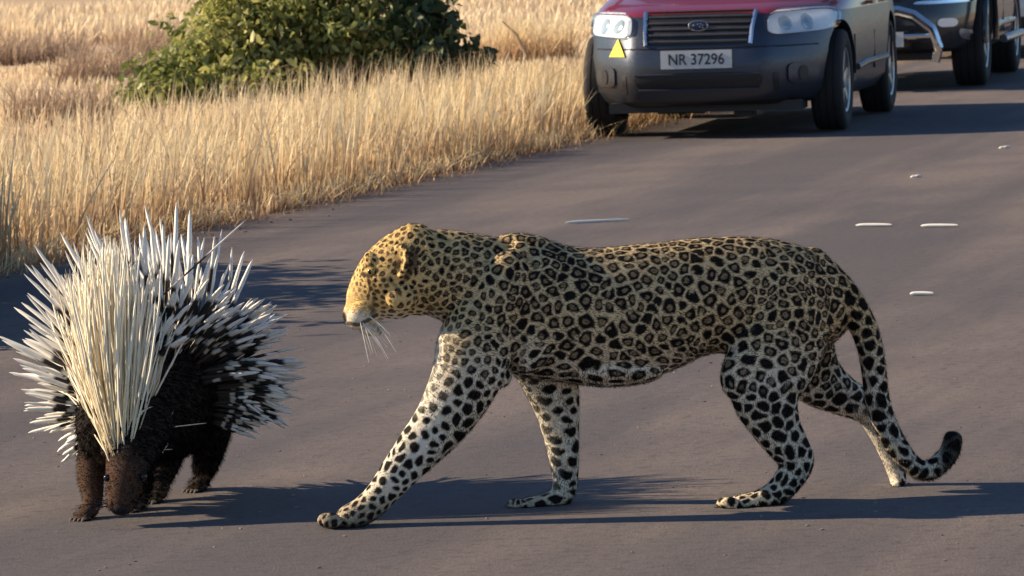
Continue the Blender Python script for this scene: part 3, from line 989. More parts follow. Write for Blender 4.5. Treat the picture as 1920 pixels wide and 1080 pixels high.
mb = MB()
# trunk: (x, top, bottom, half width)
trunk = [(905, 446, 650, .100), (950, 444, 690, .122), (1000, 446, 708, .134), (1050, 459, 716, .140), (1110, 464, 719, .144), (1170, 460, 715, .144), (1230, 453, 700, .138),
         (1290, 447, 674, .128), (1345, 443, 664, .124), (1400, 442, 672, .126), (1455, 449, 676, .124), (1500, 464, 672, .110), (1535, 487, 655, .088)]
limb(mb, [lrow(x, (a + b) / 2, 0, (b - a) / 2, w) for x, a, b, w in trunk], 4, 32)
# neck
limb(mb, [lrow(*q) for q in [(1000, 566, 0, 118, .115), (935, 548, 0, 104, .108), (870, 524, -.005, 90, .098), (810, 508, -.01, 80, .086), (768, 500, -.015, 66, .074)]], 5, 28)
# head: built along the line from crown to nose, turned a little away
def hrow(t, hh, hw, dx=0, dy_=0):
    x = 772 + (668 - 772) * t + dx; y = 480 + (594 - 480) * t + dy_
    return lrow(x, y, -.02 + .05 * t, hh, hw)
limb(mb, [hrow(-.12, 54, .062), hrow(.12, 62, .076, -3), hrow(.35, 63, .081, -5), hrow(.55, 57, .066, -5), hrow(.75, 47, .048, -3), hrow(.90, 37, .041, 0), hrow(1.0, 29, .036, 0)], 5, 26)
def ell(x, y, dy, rx, ry, rd, rot=0.0):
    c = LP(x, y, dy); ca, sa = math.cos(rot), math.sin(rot)
    ex = rgt * ca - upv * sa; ey = rgt * sa + upv * ca
    mb.ellipsoid(c, [ex * rx / PXM, ey * ry / PXM, fwd * rd], 16)
HD = math.atan2(594 - 480, 668 - 772)          # direction of the face on screen
# cheeks, brow, muzzle pads, chin
ell(752, 552, -.062, 34, 32, .030, .8); ell(752, 552, .040, 34, 32, .030, .8)
ell(700, 492, -.044, 24, 15, .020, .9); ell(700, 492, .040, 24, 15, .020, .9)
ell(676, 591, -.020, 25, 28, .028, .7); ell(676, 592, .052, 23, 26, .027, .7)
ell(693, 615, .018, 25, 15, .029, .35)
ell(655, 592, .026, 12, 14, .018)
ell(735, 575, .0, 42, 23, .045, .15); ell(788, 562, -.005, 46, 30, .06, -.05)
# ears: rounded cups
def ear(x, y, dy, tilt):
    c = LP(x, y, dy)
    n = np.array([-.70, -.45 * tilt, .10]); n /= np.linalg.norm(n)           # the way the cup opens
    upd = np.array([.40, -.62 * tilt, .70]); upd -= n * (upd @ n); upd /= np.linalg.norm(upd)
    sd = np.cross(n, upd)
    for it in range(6):
        t = it / 5
        w = .033 * math.sqrt(max(.12, 1 - max(0, t - .25) ** 2 * 1.55))
        for k in range(11):
            a = -1.35 + 2.7 * k / 10
            mb.ellipsoid(c + sd * math.sin(a) * w + upd * (t * .050 - .006) - n * math.cos(a) * (.020 - .012 * t), [sd * .0085, upd * .0085, n * .0065], 6)
ear(742, 494, -.078, 1); ear(744, 462, .060, -1)
# shoulder blade, shoulder and haunch muscle
ell(966, 515, -.060, 34, 66, .034, .25); ell(952, 480, .050, 34, 40, .04)
ell(984, 453, -.005, 52, 16, .055, .10)
ell(940, 562, -.092, 56, 96, .052, .25); ell(960, 560, .085, 62, 92, .05)
ell(1462, 590, -.090, 78, 110, .054, -.1); ell(1462, 585, .085, 84, 112, .052)
ell(1400, 690, -.10, 46, 66, .045, .5)
ell(936, 706, -.085, 24, 22, .030); ell(1130, 690, -.01, 120, 36, .10, .03); ell(1000, 640, -.10, 40, 60, .035, .2)
# near fore leg
limb(mb, [lrow(*q) for q in [(935, 590, -.07, 82, .064), (894, 645, -.09, 73, .064), (872, 712, -.10, 65, .058), (834, 782, -.10, 54, .050), (788, 838, -.10, 44, .044), (746, 888, -.10, 35, .037),
                             (714, 928, -.10, 29, .035), (684, 956, -.10, 27, .040), (650, 972, -.10, 23, .044)]], 5, 24)
# far fore leg
limb(mb, [lrow(*q) for q in [(985, 620, .07, 74, .055), (1022, 690, .10, 58, .052), (1040, 745, .11, 48, .048), (1050, 800, .11, 37, .040), (1057, 858, .11, 29, .033), (1060, 902, .11, 24, .030),
                             (1050, 932, .11, 22, .033), (1018, 944, .11, 17, .040), (990, 947, .11, 14, .040)]], 5, 22)
# near hind leg
limb(mb, [lrow(*q) for q in [(1468, 560, -.05, 94, .075), (1455, 630, -.075, 98, .072), (1443, 690, -.09, 84, .064), (1436, 745, -.10, 66, .056), (1456, 800, -.105, 47, .044), (1482, 842, -.11, 38, .036),
                             (1494, 866, -.11, 33, .031), (1478, 900, -.11, 28, .029), (1450, 928, -.11, 24, .031), (1415, 941, -.11, 19, .038), (1384, 944, -.11, 16, .040)]], 5, 24)
# far hind leg, stretched out behind
limb(mb, [lrow(*q) for q in [(1465, 570, .05, 88, .07), (1490, 650, .09, 80, .064), (1530, 708, .12, 56, .054), (1580, 742, .13, 39, .042), (1626, 766, .135, 31, .034), (1649, 806, .135, 24, .028),
                             (1668, 850, .135, 20, .025), (1681, 886, .13, 18, .026), (1684, 906, .125, 15, .032)]], 5, 22)
# tail
limb(mb, [lrow(*q) for q in [(1515, 505, 0, 46, .050), (1556, 530, -.01, 35, .040), (1588, 562, -.02, 30, .035), (1614, 603, -.025, 27, .032), (1631, 650, -.03, 25, .030), (1639, 700, -.03, 24, .029),
                             (1645, 750, -.03, 24, .029), (1660, 795, -.03, 23, .028), (1683, 839, -.03, 22, .027), (1709, 871, -.03, 20, .025), (1735, 883, -.03, 19.5, .024), (1761, 870, -.03, 19.5, .024),
                             (1781, 846, -.03, 19.5, .024), (1787, 822, -.03, 18.5, .023)]], 5, 18)
# toes
for (x, y, dy), sp in (((622, 976, -.10), (-.036, -.013, .013, .036)), ((975, 950, .11), (-.032, -.011, .011, .032)), ((1370, 946, -.11), (-.033, -.011, .011, .033))):
    for k, s_ in enumerate(sp):
        f = 8 if abs(s_) < .02 else 0
        ell(x - f, y, dy + s_, 20, 15, .0125, .15)
for s_ in (-.022, -.007, .007, .022): ell(1682, 914, .115 + s_, 11, 11, .009)
lep_me = fuse(mb, .0034, 7, 'leopard')
LV, LN = mesh_np(lep_me)
# paws rest on the tarmac
LV[:, 2] = np.where(LV[:, 2] < ROAD_Z + .002, ROAD_Z + .002 + (LV[:, 2] - ROAD_Z - .002) * .08, LV[:, 2])
lep_me.vertices.foreach_set('co', LV.astype(np.float32).ravel()); lep_me.update()
px, py = to_px(LV)
dpt = LV[:, 1] - lepY(px)


def spot_size(px, py, dpt):
    r = np.full(len(px), .0290)
    r = r + .004 * sstep(540, 620, py) * sstep(1020, 1100, px) - .003 * sstep(1330, 1420, px)
    r = r - .005 * (1 - sstep(930, 1070, px))
    r = np.where(px < 910, .0185 + .0055 * sstep(800, 910, px), r)
    r = np.where(px < 775, .0135 + .005 * sstep(690, 775, px), r)
    leg = sstep(690, 740, py)
    r = r * (1 - leg) + leg * (.0305 - .009 * sstep(820, 930, py))
    tail = sstep(1560, 1590, px) * (dpt < .06)
    r = r * (1 - tail) + tail * .031
    return r


def spots(V, rad, seed, tries):
    """seed points kept apart by the local spot size"""
    r = np.random.default_rng(seed)
    pick = r.integers(0, len(V), tries)
    S = np.zeros((9000, 3)); Q = np.zeros(9000); n = 0
    for i in pick:
        p, q = V[i], rad[i] * (.72, .88, 1.0, 1.08, 1.2)[r.integers(0, 5)]
        if n:
            d = np.sqrt(((S[:n] - p) ** 2).sum(1))
            if (d < .46 * (q + Q[:n])).any(): continue
        S[n], Q[n] = p, q; n += 1
        if n >= 9000: break
    return S[:n], Q[:n]


# warp the coat a little so that no spot is a perfect circle; stretch along the belly
W = LV.copy()
for ax in range(3): W[:, ax] += .0045 * snoise(LV, 110, 200 + ax) + .0018 * snoise(LV, 300, 210 + ax)
belly = sstep(640, 710, py) * sstep(930, 1000, px) * (1 - sstep(1290, 1340, px))
W[:, 0] = .15 + (W[:, 0] - .15) * (1 - .38 * belly)
rad = spot_size(px, py, dpt)
S, SQ = spots(W, rad, 5, 42000)
# nearest two seeds
D1 = np.full(len(W), 9.); D2 = np.full(len(W), 9.); I1 = np.zeros(len(W), int)
for c0 in range(0, len(W), 6000):
    w = W[c0:c0 + 6000].astype(np.float32)
    S32 = S.astype(np.float32)
    d = np.maximum((w ** 2).sum(1)[:, None] + (S32 ** 2).sum(1)[None] - 2 * w @ S32.T, 0)
    # float32 cancellation is kept small by centring below
    i2 = np.argpartition(d, 2, axis=1)[:, :3]
    dd = np.sqrt(((W[c0:c0 + 6000][:, None, :] - S[i2]) ** 2).sum(2))
    so = np.argsort(dd, 1)
    i2 = np.take_along_axis(i2, so, 1); dd = np.take_along_axis(dd, so, 1)
    D1[c0:c0 + 6000], D2[c0:c0 + 6000], I1[c0:c0 + 6000] = dd[:, 0], dd[:, 1], i2[:, 0]
qn = D1 / (D1 + D2)
rs = np.random.default_rng(9)
jit = rs.uniform(-.07, .05, len(S))[I1]
leg = sstep(690, 745, py)
bellyp = sstep(655, 715, py) * (px > 930) * (px < 1330)
neck = 1 - sstep(880, 1010, px)
tailm = sstep(1560, 1590, px) * (dpt < .06)
head = (1 - sstep(745, 800, px)) * (py < 680)
solid = np.clip(leg + bellyp * .7 + neck * .7 + tailm, 0, 1)
thr = .415 - .012 * leg - .04 * bellyp - .045 * neck - .05 * head + jit * (1 - .3 * solid)
brk = snoise(LV, 110, 300) * .5 + snoise(LV, 230, 301) * .5
thr = thr + .05 * brk
dark = 1 - sstep(thr - .045, thr + .045, qn)
core_r = .17 + .04 * snoise(LV, 140, 310)
core = (1 - sstep(core_r - .05, core_r + .05, qn)) * (1 - solid) * (rs.uniform(0, 1, len(S))[I1] < .8)
gap = sstep(.55, .8, brk) * (1 - solid) * (qn > .2)          # broken rings
dark = dark * (1 - .8 * gap)
dark_ring = dark * (1 - core) * (1 - .6 * np.clip(-LN[:, 0] - .1, 0, 1) * sstep(590, 640, py) * np.clip((1 - sstep(730, 800, py)) * (px < 950) + (px > 1590) * (dpt > .06) + (dpt > .05) * .6, 0, 1))  # spots faded on sun-facing chest and far legs: sunlight put into the coat
# face: plain muzzle with fine marks, dark nose and lip line, pale chin, throat and inner legs
nose_p = LP(650, 594, .028)
dn = np.linalg.norm((LV - nose_p) * np.array([1, .8, 1]), axis=1)
muz = (1 - sstep(.055, .105, dn))
dark_ring = dark_ring * (1 - .8 * muz); core = core * (1 - muz)
skin = (1 - sstep(.013, .019, dn))
# lip line, tear line and eye rim
def stroke(pts, w, dy0):
    o = np.zeros(len(LV))
    for (x0, y0), (x1, y1) in zip(pts[:-1], pts[1:]):
        dx, dyy = x1 - x0, y1 - y0
        t = np.clip(((px - x0) * dx + (py - y0) * dyy) / (dx * dx + dyy * dyy), 0, 1)
        dist = np.hypot(px - x0 - t * dx, py - y0 - t * dyy)
        o = np.maximum(o, 1 - sstep(w * .6, w * 1.2, dist))
    return o * (px < 790)
skin = np.maximum(skin, .85 * stroke([(653, 606), (672, 609), (690, 600), (706, 590)], 4.0, 0))
skin = np.maximum(skin, .8 * stroke([(690, 522), (694, 540), (690, 560)], 3.0, 0))
skin = np.maximum(skin, .95 * stroke([(680, 514), (692, 517), (706, 508)], 5.0, 0)); skin = np.maximum(skin, .8 * stroke([(683, 502), (694, 497), (706, 504)], 3.5, 0))
skin = np.maximum(skin, .62 * stroke([(699, 528), (702, 556), (698, 586)], 4.0, 0))
skin = np.maximum(skin, .60 * stroke([(770, 478), (774, 500), (762, 522)], 6.5, 0))  # dark band behind the ear: its shadow painted into the coat
skin = np.maximum(skin, .5 * stroke([(716, 520), (736, 530), (752, 548)], 3.0, 0))
skin = np.maximum(skin, .45 * sstep(918, 968, py) * (px < 1120))  # brown paws: the shade on them painted into the coat
earb = ((px > 738) & (px < 785) & (py > 440) & (py < 505) & (dpt < -.084) & (LN[:, 0] > -.25)).astype(float)  # dark ear back, widened to paint the shade behind the ear
skin = np.maximum(skin, .75 * earb)
pale = np.clip(sstep(590, 740, py) * .72 + bellyp * .5, 0, 1)
pale = np.maximum(pale, sstep(572, 600, py) * (px < 830))
inner = np.clip((dpt - .03) / .04, 0, 1) * sstep(660, 720, py)
pale = np.maximum(pale, inner)
front = np.clip(-LN[:, 0], 0, 1) * sstep(590, 640, py) * (px < 960)  # cream chest, paler where it faces the sun: light put into the coat
pale = np.maximum(pale, front * .9 * (1 - sstep(740, 820, py)))
pale = pale * (1 - .55 * sstep(890, 950, py) * (px < 1600))  # paws less pale, part of their painted shade
fh_lit = (px > 1600) * (py > 735) * (dpt > .06) * sstep(-.3, .2, -LN[:, 0])  # far hind leg: sunlit side painted paler, with fewer spots
pale = np.maximum(pale, fh_lit); dark_ring = dark_ring * (1 - .8 * fh_lit)
tailtip = sstep(1750, 1775, px)
dark_ring = np.maximum(dark_ring, tailtip * .93 * (snoise(LV, 60, 5) > -.5))
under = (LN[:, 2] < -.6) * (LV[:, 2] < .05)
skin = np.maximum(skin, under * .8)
# wrinkled brow marks run closer together
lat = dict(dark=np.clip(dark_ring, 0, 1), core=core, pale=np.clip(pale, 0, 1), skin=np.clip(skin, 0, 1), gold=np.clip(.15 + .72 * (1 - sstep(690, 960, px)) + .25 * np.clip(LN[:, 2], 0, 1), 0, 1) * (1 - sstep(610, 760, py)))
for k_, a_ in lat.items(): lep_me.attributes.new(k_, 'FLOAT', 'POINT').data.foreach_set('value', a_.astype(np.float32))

g = NT('leopard_coat')
oc = g.obj()
fn = g.noise(60, oc, 4)
fine = g.noise(420, oc, 2)
c = g.mix(g.attr('gold'), (.72, .56, .34), (.80, .53, .19))
c = g.mix(g.attr('pale'), c, (.86, .80, .67))
c = g.mix(g.rng(fn, .35, .7, 0, .35), c, (.58, .44, .26))
c = g.mix(g.attr('core'), c, (.26, .175, .095))
c = g.mix(g.attr('dark'), c, (.010, .008, .007))
c = g.mix(g.attr('skin'), c, (.030, .017, .014))  # bare dark skin, plus shade painted on paws and behind the ear
c = g.mix(g.rng(fine, .35, .7, 0, .15), c, (.9, .85, .75), 'MULTIPLY')
g.set(base=c, rough=.78, spec=.18, normal=g.bump(g.math('ADD', fine, g.math('MULTIPLY', fn, .5)), .35, .004))
M_COAT = g.m
lep_o = LP(1050, 900, 0); lep_o[2] = ROAD_Z
lep_me.transform(Matrix.Translation(-Vector(lep_o)))
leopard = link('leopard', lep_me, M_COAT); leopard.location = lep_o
tag(leopard, 'spotted leopard walking left across the road with lowered head', 'leopard')
flow = np.zeros_like(LV)
tl = (py > 690).astype(float)
flow[:, 0] = 1 - .8 * tl; flow[:, 2] = -.35 - .8 * tl
hm = px < 800
flow[hm] = np.array([.7, 0, .6])
tm = (px > 1575) & (dpt < .06)
flow[tm] = np.array([.3, 0, -1.0])
flen = np.where(px < 790, .006, .0095) + .001 * bellyp + .004 * tailm
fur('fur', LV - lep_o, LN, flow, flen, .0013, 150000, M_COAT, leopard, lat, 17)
# eyes
M_EYE = simple('amber_eye', (.42, .28, .05), .08, .2, 60, coat=1.0)
M_PUP = simple('pupil', (.008, .007, .006), .1, .1, 60)
M_WHISK = simple('whisker_hair', (.80, .78, .72), .5, .06, 30)
def skin_at(x, y, far=False):
    k = np.where(np.hypot(px - x, py - y) < 4)[0]
    return LV[k[np.argmax(LV[k, 1]) if far else np.argmin(LV[k, 1])]]
for x, y, far in ((693, 508, False), (690, 504, True)):
    mb = MB(); mb.ellipsoid((0, 0, 0), [(.0125, 0, 0), (0, .010, 0), (0, 0, .0105)], 14)
    e = mb.build('eye', M_EYE, leopard); e.location = skin_at(x, y, far) + np.array([.002, -.004 if far else .004, 0]) - lep_o
    mb = MB(); mb.ellipsoid((-.006, .0065 if far else -.0065, -.001), [(.0048, 0, 0), (0, .004, 0), (0, 0, .006)], 10); mb.build('pupil', M_PUP, e)
r_ = np.random.default_rng(40)
for s_, base_dy in ((-1, -.040), (1, .072)):
    for k in range(7):
        x0, y0 = 672 + 6 * (k % 4), 588 + 8 * (k % 3) + 3 * (k // 4)
        p0 = LP(x0, y0, base_dy) - lep_o
        L = r_.uniform(.055, .10)
        an = R(-74 + 9.5 * k + r_.normal(0, 4))
        d_ = np.array([math.cos(an), s_ * (.30 + .1 * r_.normal()), math.sin(an)]); d_ /= np.linalg.norm(d_)
        pts = [p0 + d_ * L * t + np.array([.004, s_ * .006, -.030]) * t * t for t in (0, .25, .5, .75, 1)]
        mb = MB(); mb.tube(pts, [.0012, .0011, .0010, .0007, .0003], 5); mb.build('whisker', M_WHISK, leopard)


# ------------------------------------------------------------------ the porcupine
hd = np.array([-.39, -.92, 0]); hd /= np.linalg.norm(hd)          # the way it walks: towards us and a little left
sdv = np.array([-hd[1], hd[0], 0]) * 1.0                          # to the right in the picture
UP = np.array([0, 0, 1.0])
PO = np.array([-.885, 10.98, 0])

def PL(f, s, z): return PO + hd * f + sdv * s + UP * z

def prow(f, s, z, ra, rb): return (*PL(f, s, z), ra, rb)


mb = MB()
limb(mb, [prow(-.28, 0, .24, .06, .06), prow(-.22, 0, .25, .120, .105), prow(-.10, 0, .27, .155, .130), prow(.04, 0, .27, .150, .128), prow(.16, 0, .25, .128, .112), prow(.24, 0, .235, .10, .09)], 5, 28, sdv)
# neck and head hanging low
def PQ(x, y, Y): return P(x, y, Y)
hp = [(262, 790, 10.74, .080, .085), (246, 845, 10.66, .060, .062), (236, 890, 10.61, .050, .049), (230, 925, 10.585, .042, .040), (227, 945, 10.57, .033, .036)]
limb(mb, [(*PQ(x, y, Y), a_, b_) for x, y, Y, a_, b_ in hp], 5, 22, (1, 0, 0))
def leg_p(top, foot_px, foot_Y, r0, r1, fwd_len=.05, lift=0.0):
    f = G(*foot_px) if foot_Y is None else P(*foot_px, foot_Y)
    f = np.array([f[0], f[1], .028 + lift])
    k = top * .45 + f * .55 + hd * .015
    limb(mb, [(*top, r0 * 1.15, r0 * 1.15), (*k, r0, r0), (*(f + UP * .03), r1, r1 * 1.05), (*(f + hd * fwd_len * .5), r1 * .72, r1 * 1.05), (*(f + hd * fwd_len), r1 * .5, r1 * .95)], 5, 16, sdv)
    for t in (-.6, -.2, .2, .6):
        c_ = f + hd * (fwd_len + .012) + sdv * r1 * 1.1 * t - UP * .012
        mb.ellipsoid(c_, [hd * .020, sdv * .008, UP * .010], 8)
    return f
feet = [leg_p(PL(.16, -.09, .20), (176, 978), None, .034, .024), leg_p(PL(.17, .06, .20), (268, 962), None, .032, .024),
        leg_p(PL(-.17, -.03, .18), (305, 946), None, .034, .023), leg_p(PL(-.14, .09, .18), (384, 925), None, .036, .024)]
# small round ears, brow
for s_ in (-1, 1):
    c_ = PQ(246, 850, 10.66) + np.array([s_ * .066, .02, .01])
    mb.ellipsoid(c_, [np.array([.010 * s_, 0, 0]), np.array([0, .020, 0]), np.array([0, 0, .024])], 10)
por_me = fuse(mb, .006, 5, 'porcupine')
PV, PN = mesh_np(por_me)
PV[:, 2] = np.maximum(PV[:, 2], ROAD_Z + .001)
por_me.vertices.foreach_set('co', PV.astype(np.float32).ravel())
ppx, ppy = to_px(PV)
face_m = sstep(840, 880, ppy) * (1 - sstep(255, 285, ppx)) * (PV[:, 1] < 10.85)
g = NT('porcupine_hide')
oc = g.obj()
c = g.mix(g.attr('face'), (.020, .015, .013), (.085, .045, .028))
c = g.mix(g.rng(g.noise(70, oc, 4), .45, .75), c, (.055, .042, .036))
g.set(base=c, rough=.85, spec=.12, normal=g.bump(g.noise(300, oc, 3), .5, .006))
M_HIDE = g.m
pat = dict(face=face_m)
por_me.attributes.new('face', 'FLOAT', 'POINT').data.foreach_set('value', face_m.astype(np.float32))
por_me.transform(Matrix.Translation(-Vector(PO)))
porc = link('porcupine', por_me, M_HIDE); porc.location = PO
tag(porc, 'porcupine with raised white tipped quills facing the leopard', 'porcupine')
pflow = np.tile(-hd * .5 - UP * .8, (len(PV), 1))
fur('bristles', PV - PO, PN, pflow, np.where(face_m > .3, .012, .021), .0016, 34000, M_HIDE, porc, pat, 61, .4)
for s_ in (-1, 1):
    mb = MB(); mb.ellipsoid((0, 0, 0), [(.009, 0, 0), (0, .009, 0), (0, 0, .009)], 12)
    e = mb.build('eye', M_PUP, porc); e.location = PQ(236, 893, 10.60) + np.array([s_ * .043, -.020, 0]) - PO
mb = MB(); mb.ellipsoid((0, 0, 0), [(.022, 0, 0), (0, .012, 0), (0, 0, .014)], 12)
e = mb.build('nose', M_HIDE, porc); e.location = PQ(225, 955, 10.545) - PO

for s_ in (-1, 1):
    for k in range(6):
        p0 = PQ(226 + s_ * 24, 936 + 3 * k, 10.55) - PO
        d_ = np.array([s_ * r_.uniform(.5, 1), -.4 + r_.normal(0, .2), r_.uniform(-.3, .5)]); d_ /= np.linalg.norm(d_)
        L_ = r_.uniform(.05, .09)
        mb = MB(); mb.tube([p0, p0 + d_ * L_ * .5, p0 + d_ * L_ + np.array([0, 0, -.012])], [.0011, .0009, .0004], 4); mb.build('whisker', M_PUP, porc)
M_CLAW = simple('claw_horn', (.22, .17, .13), .4, .2, 60)
for f_ in feet:
    for t in (-.6, -.2, .2, .6):
        p0 = f_ + hd * .074 + sdv * .027 * t - UP * .012 - PO
        mb = MB(); mb.tube([p0 - hd * .01, p0 + hd * .010 + UP * .002, p0 + hd * .022 - UP * .006], [.0042, .0034, .0008], 6); mb.build('claw', M_CLAW, porc)
# quills: banded black and white, a few shared shapes
g = NT('quill_bands')
t = g.attr('t'); oi = g.n('ObjectInfo').outputs['Random']; sh = g.attr('sh')
tt = g.math('ADD', t, g.math('MULTIPLY', g.math('SUBTRACT', g.math('ADD', g.math('MULTIPLY', oi, .5), sh), .75), .30))
cr = g.n('ValToRGB', {'Fac': tt})
e = cr.color_ramp.elements
e[0].position = 0; e[0].color = (.06, .045, .035, 1); e[1].position = 1; e[1].color = (.93, .90, .82, 1)
for p_, c_ in ((.26, (.05, .04, .03, 1)), (.30, (.62, .57, .48, 1)), (.38, (.62, .57, .48, 1)), (.42, (.022, .017, .015, 1)), (.60, (.022, .017, .015, 1)), (.65, (.88, .84, .75, 1))):
    q = e.new(p_); q.color = c_
g.set(base=cr.outputs[0], rough=.45, spec=.35)
M_QUILL = g.m


def quill_arrays(bend, n=6):
    prof = [(0, .5), (.12, .8), (.45, 1.0), (.80, 1.0), (.94, .7), (1.0, .12)]
    V, T, tv = [], [], []
    for t_, r_q in prof:
        for k in range(n):
            w = 2 * math.pi * k / n
            V.append((r_q * math.cos(w), r_q * math.sin(w) , t_)); tv.append(t_)
    for i in range(len(prof) - 1):
        for k in range(n):
            a_, b_, c_, d_ = i * n + k, i * n + (k + 1) % n, (i + 1) * n + (k + 1) % n, (i + 1) * n + k
            T += [(a_, b_, c_), (a_, c_, d_)]
    return np.array(V), np.array(T), np.array(tv)


QV, QT, Qt = quill_arrays(0)
def quill_frame(d):
    d = d / np.linalg.norm(d)
    a_ = np.cross(d, np.array([.31, .2, .77])); a_ /= np.linalg.norm(a_)
    return a_, np.cross(d, a_), d


r_ = np.random.default_rng(88)
quills = []                       # (root, direction, length, radius, bend)
def add_quill(f, phi, L, rad, spread=.0, back=.25):
    """f along the body, phi from straight up (radians, + to picture right)"""
    ra = np.interp(f, [-.30, -.2, -.05, .1, .22], [.06, .115, .135, .12, .085])
    out = sdv * math.sin(phi) + UP * math.cos(phi)
    root = PL(f, 0, .26) + out * ra * .92
    d_ = out + sdv * (.5 if phi > .9 else 0) - hd * (back + r_.normal(0, .10)) + r_.normal(0, .09, 3) + hd * f * .5
    quills.append((root, d_, L, rad, r_.normal(0, .05, 3), np.clip(.42 - .4 * math.sin(phi) + r_.normal(0, .15), 0, 1)))
while len(quills) < 720:
    f = r_.uniform(-.30, .20)
    phi = r_.uniform(-2.25, 2.1)
    if phi > .6 and f > .0: continue        # the dark flank shows bare
    if phi > 1.2 and f > -.06: continue
    if phi < .5 and r_.uniform() < .45: continue
    up_ = math.cos(phi)
    L = np.interp(up_, [-.6, -.2, .3, 1], [.11, .15, .205, .29]) * r_.uniform(.58, 1.2)
    if -1.3 < phi < -.15: L *= 1.2
    if phi > .2: L *= .70 + .16 * min(1, max(0, phi - .6))
    if f > .12: L *= .85
    add_quill(f, phi, L, r_.uniform(.0036, .0066), back=.12 if f > 0 else .30)
q0_, q1_ = PQ(372, 492, 10.98), PQ(462, 409, 11.02)               # one long thin quill sticking out to the right
quills.append((q0_ - (q1_ - q0_) * 1.2, q1_ - q0_, np.linalg.norm(q1_ - q0_) * 2.2, .0026, np.zeros(3), .6))
def vis_key(q):
    tip = q[0] + q[1] / np.linalg.norm(q[1]) * q[2]
    c_ = PL(0, 0, .26)
    rel = tip - c_
    return np.linalg.norm(rel[[0, 2]]) - .45 * (tip[1] - c_[1])
def stray(q):                       # nothing pokes out across the bare dark flank
    tp = q[0] + q[1] / np.linalg.norm(q[1]) * q[2]
    x_, y_ = to_px(tp[None])
    return 270 < x_[0] < 405 and 740 < y_[0] < 920
quills = [q for q in quills if not stray(q)]
quills.sort(key=vis_key, reverse=True)
templates = []
for k in range(6):
    b_ = r_.normal(0, .05, 2)
    V = QV.copy(); V[:, :2] *= .0105
    V[:, 0] += b_[0] * V[:, 2] ** 2; V[:, 1] += b_[1] * V[:, 2] ** 2
    me = tri_mesh('quill', V, QT, {'t': Qt, 'sh': np.full(len(Qt), k / 6)}, True); me.materials.append(M_QUILL); templates.append(me)
for i, (root, d_, L, rad, bn, wh_) in enumerate(quills[:300]):
    a_, b_, d_ = quill_frame(d_)
    s_ = rad / .0105
    o = bpy.data.objects.new('quill', templates[int(wh_ * 5.999)]); col.objects.link(o); o.parent = porc
    rp = root - PO
    o.matrix_local = Matrix(((a_[0] * s_ , b_[0] * s_, d_[0] * L, rp[0]), (a_[1] * s_, b_[1] * s_, d_[1] * L, rp[1]), (a_[2] * s_, b_[2] * s_, d_[2] * L, rp[2]), (0, 0, 0, 1)))
allV, allT, allt, alls = [], [], [], []
for i, (root, d_, L, rad, bn, wh_) in enumerate(quills[300:]):
    a_, b_, d_ = quill_frame(d_)
    V = QV
    pts = (root - PO) + np.outer(V[:, 0] * rad, a_) + np.outer(V[:, 1] * rad, b_) + np.outer(V[:, 2] * L, d_) + np.outer(V[:, 2] ** 2 * L, bn)
    allV.append(pts); allT.append(QT + i * len(QV)); allt.append(Qt); alls.append(np.full(len(Qt), wh_ * .8 + r_.uniform(0, .35)))
tag(link('quill_thicket', tri_mesh('quill_thicket', np.concatenate(allV), np.concatenate(allT), {'t': np.concatenate(allt), 'sh': np.concatenate(alls)}, True), M_QUILL, porc), kind='stuff')

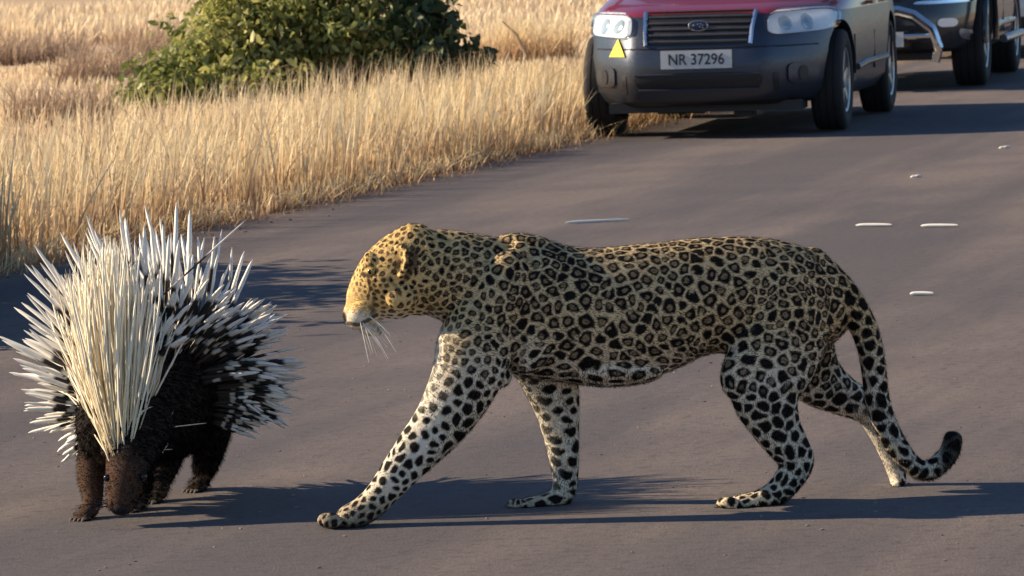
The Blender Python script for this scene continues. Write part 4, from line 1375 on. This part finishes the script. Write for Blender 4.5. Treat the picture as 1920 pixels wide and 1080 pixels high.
# crest of long pale bristles from the nape, thrown up and back
g = NT('crest_bristle')
t = g.attr('t'); sh = g.attr('sh')
c = g.mix(g.rng(t, .0, .16), (.42, .30, .16), (.88, .78, .54))
c = g.mix(g.rng(t, .25, .8), c, (.95, .89, .72))
c = g.mix(g.rng(sh, .62, 1.0, 0, .75), c, (.42, .30, .18))
g.set(base=c, rough=.55, spec=.3)
M_CREST = g.m
allV, allT, allt, alls = [], [], [], []
nC = 760
for i in range(nC):
    u = r_.uniform(-1, 1)
    depth = r_.uniform(0, 1)
    bx, by = 226 + 17 * u + r_.normal(0, 5), 872 - 110 * depth ** 1.3 + r_.normal(0, 8) - 10 * abs(u)
    root = PQ(bx, by, 10.59 + .19 * depth)
    top_y = 440 + 130 * abs(u + .15) ** 1.7 + 260 * r_.uniform(0, 1) ** 1.7
    tx = 214 + 74 * u + r_.normal(0, 24)
    tip = PQ(tx, top_y, 10.78 + .20 * depth + r_.normal(0, .04))
    v_ = tip - root
    L = np.linalg.norm(v_)
    a_, b_, d_ = quill_frame(v_)
    rad = r_.uniform(.0010, .0031)
    bow = np.array([.05 * u, -.04, .0]) * L + r_.normal(0, .024, 3)
    V = QV
    pts = (root - PO) + np.outer(V[:, 0] * rad, a_) + np.outer(V[:, 1] * rad, b_) + np.outer(V[:, 2] * L, d_) + np.outer(4 * V[:, 2] * (1 - V[:, 2]), bow * .5)
    allV.append(pts); allT.append(QT + i * len(QV)); allt.append(Qt); alls.append(np.full(len(Qt), r_.uniform(0, 1)))
tag(link('crest', tri_mesh('crest', np.concatenate(allV), np.concatenate(allT), {'t': np.concatenate(allt), 'sh': np.concatenate(alls)}, True), M_CREST, porc), 'crest of long cream bristles above the head', kind='stuff')

# ------------------------------------------------------------------ shed quills and chips lying on the tarmac
for (x0, y0, x1, y1, rad, lab) in [(1060, 425, 1180, 419, .0075, 'longest pale quill lying on the road above the leopard shoulder'),
                                   (1604, 431, 1672, 430, .0085, 'pale quill lying on the road, left one of the pair behind the leopard tail'),
                                   (1726, 432, 1796, 431, .0085, 'pale quill lying on the road, right one of the pair behind the leopard tail'),
                                   (1706, 561, 1750, 560, .008, 'short bright white quill on the road right of the leopard tail, nearest the camera')]:
    tip, root = G(x0, y0), G(x1, y1)
    L = np.linalg.norm(tip - root)
    a_, b_, d_ = quill_frame(tip - root)
    pts = np.outer(QV[:, 0] * rad, a_) + np.outer(QV[:, 1] * rad, b_) + np.outer(QV[:, 2] * L, d_) + np.outer(np.sin(QV[:, 2] * 2.6) * .012, np.cross(d_, UP))
    o = link('fallen_quill', tri_mesh('fallen_quill', pts, QT, {'t': .60 + .40 * Qt, 'sh': np.full(len(Qt), .95)}, True), M_QUILL)
    o.location = (root[0], root[1], ROAD_Z + rad * .95)
    tag(o, lab, 'quill', 'shed quills on the tarmac')
M_CHIP = simple('pale_chip', (.72, .68, .60), .7, .15, 40)
for (x0, y0, w_, lab) in [(1718, 337, .035, 'small pale chip on the road between the red car and the pair of quills'), (1884, 282, .040, 'tiny pale chip on the road at the right edge below the parked cars')]:
    q = G(x0, y0)
    mb = MB(); mb.ellipsoid((0, 0, 0), [(w_, .004, .002), (-.003, .013, 0), (.004, 0, .009)], 8)
    for i_, v_ in enumerate(mb.v): mb.v[i_] = tuple(np.array(v_) * (1 + .25 * math.sin(i_ * 2.7)))
    o = mb.build('stone_chip', M_CHIP, None, False); o.location = (q[0], q[1], ROAD_Z + .006)
    tag(o, lab, 'stone')
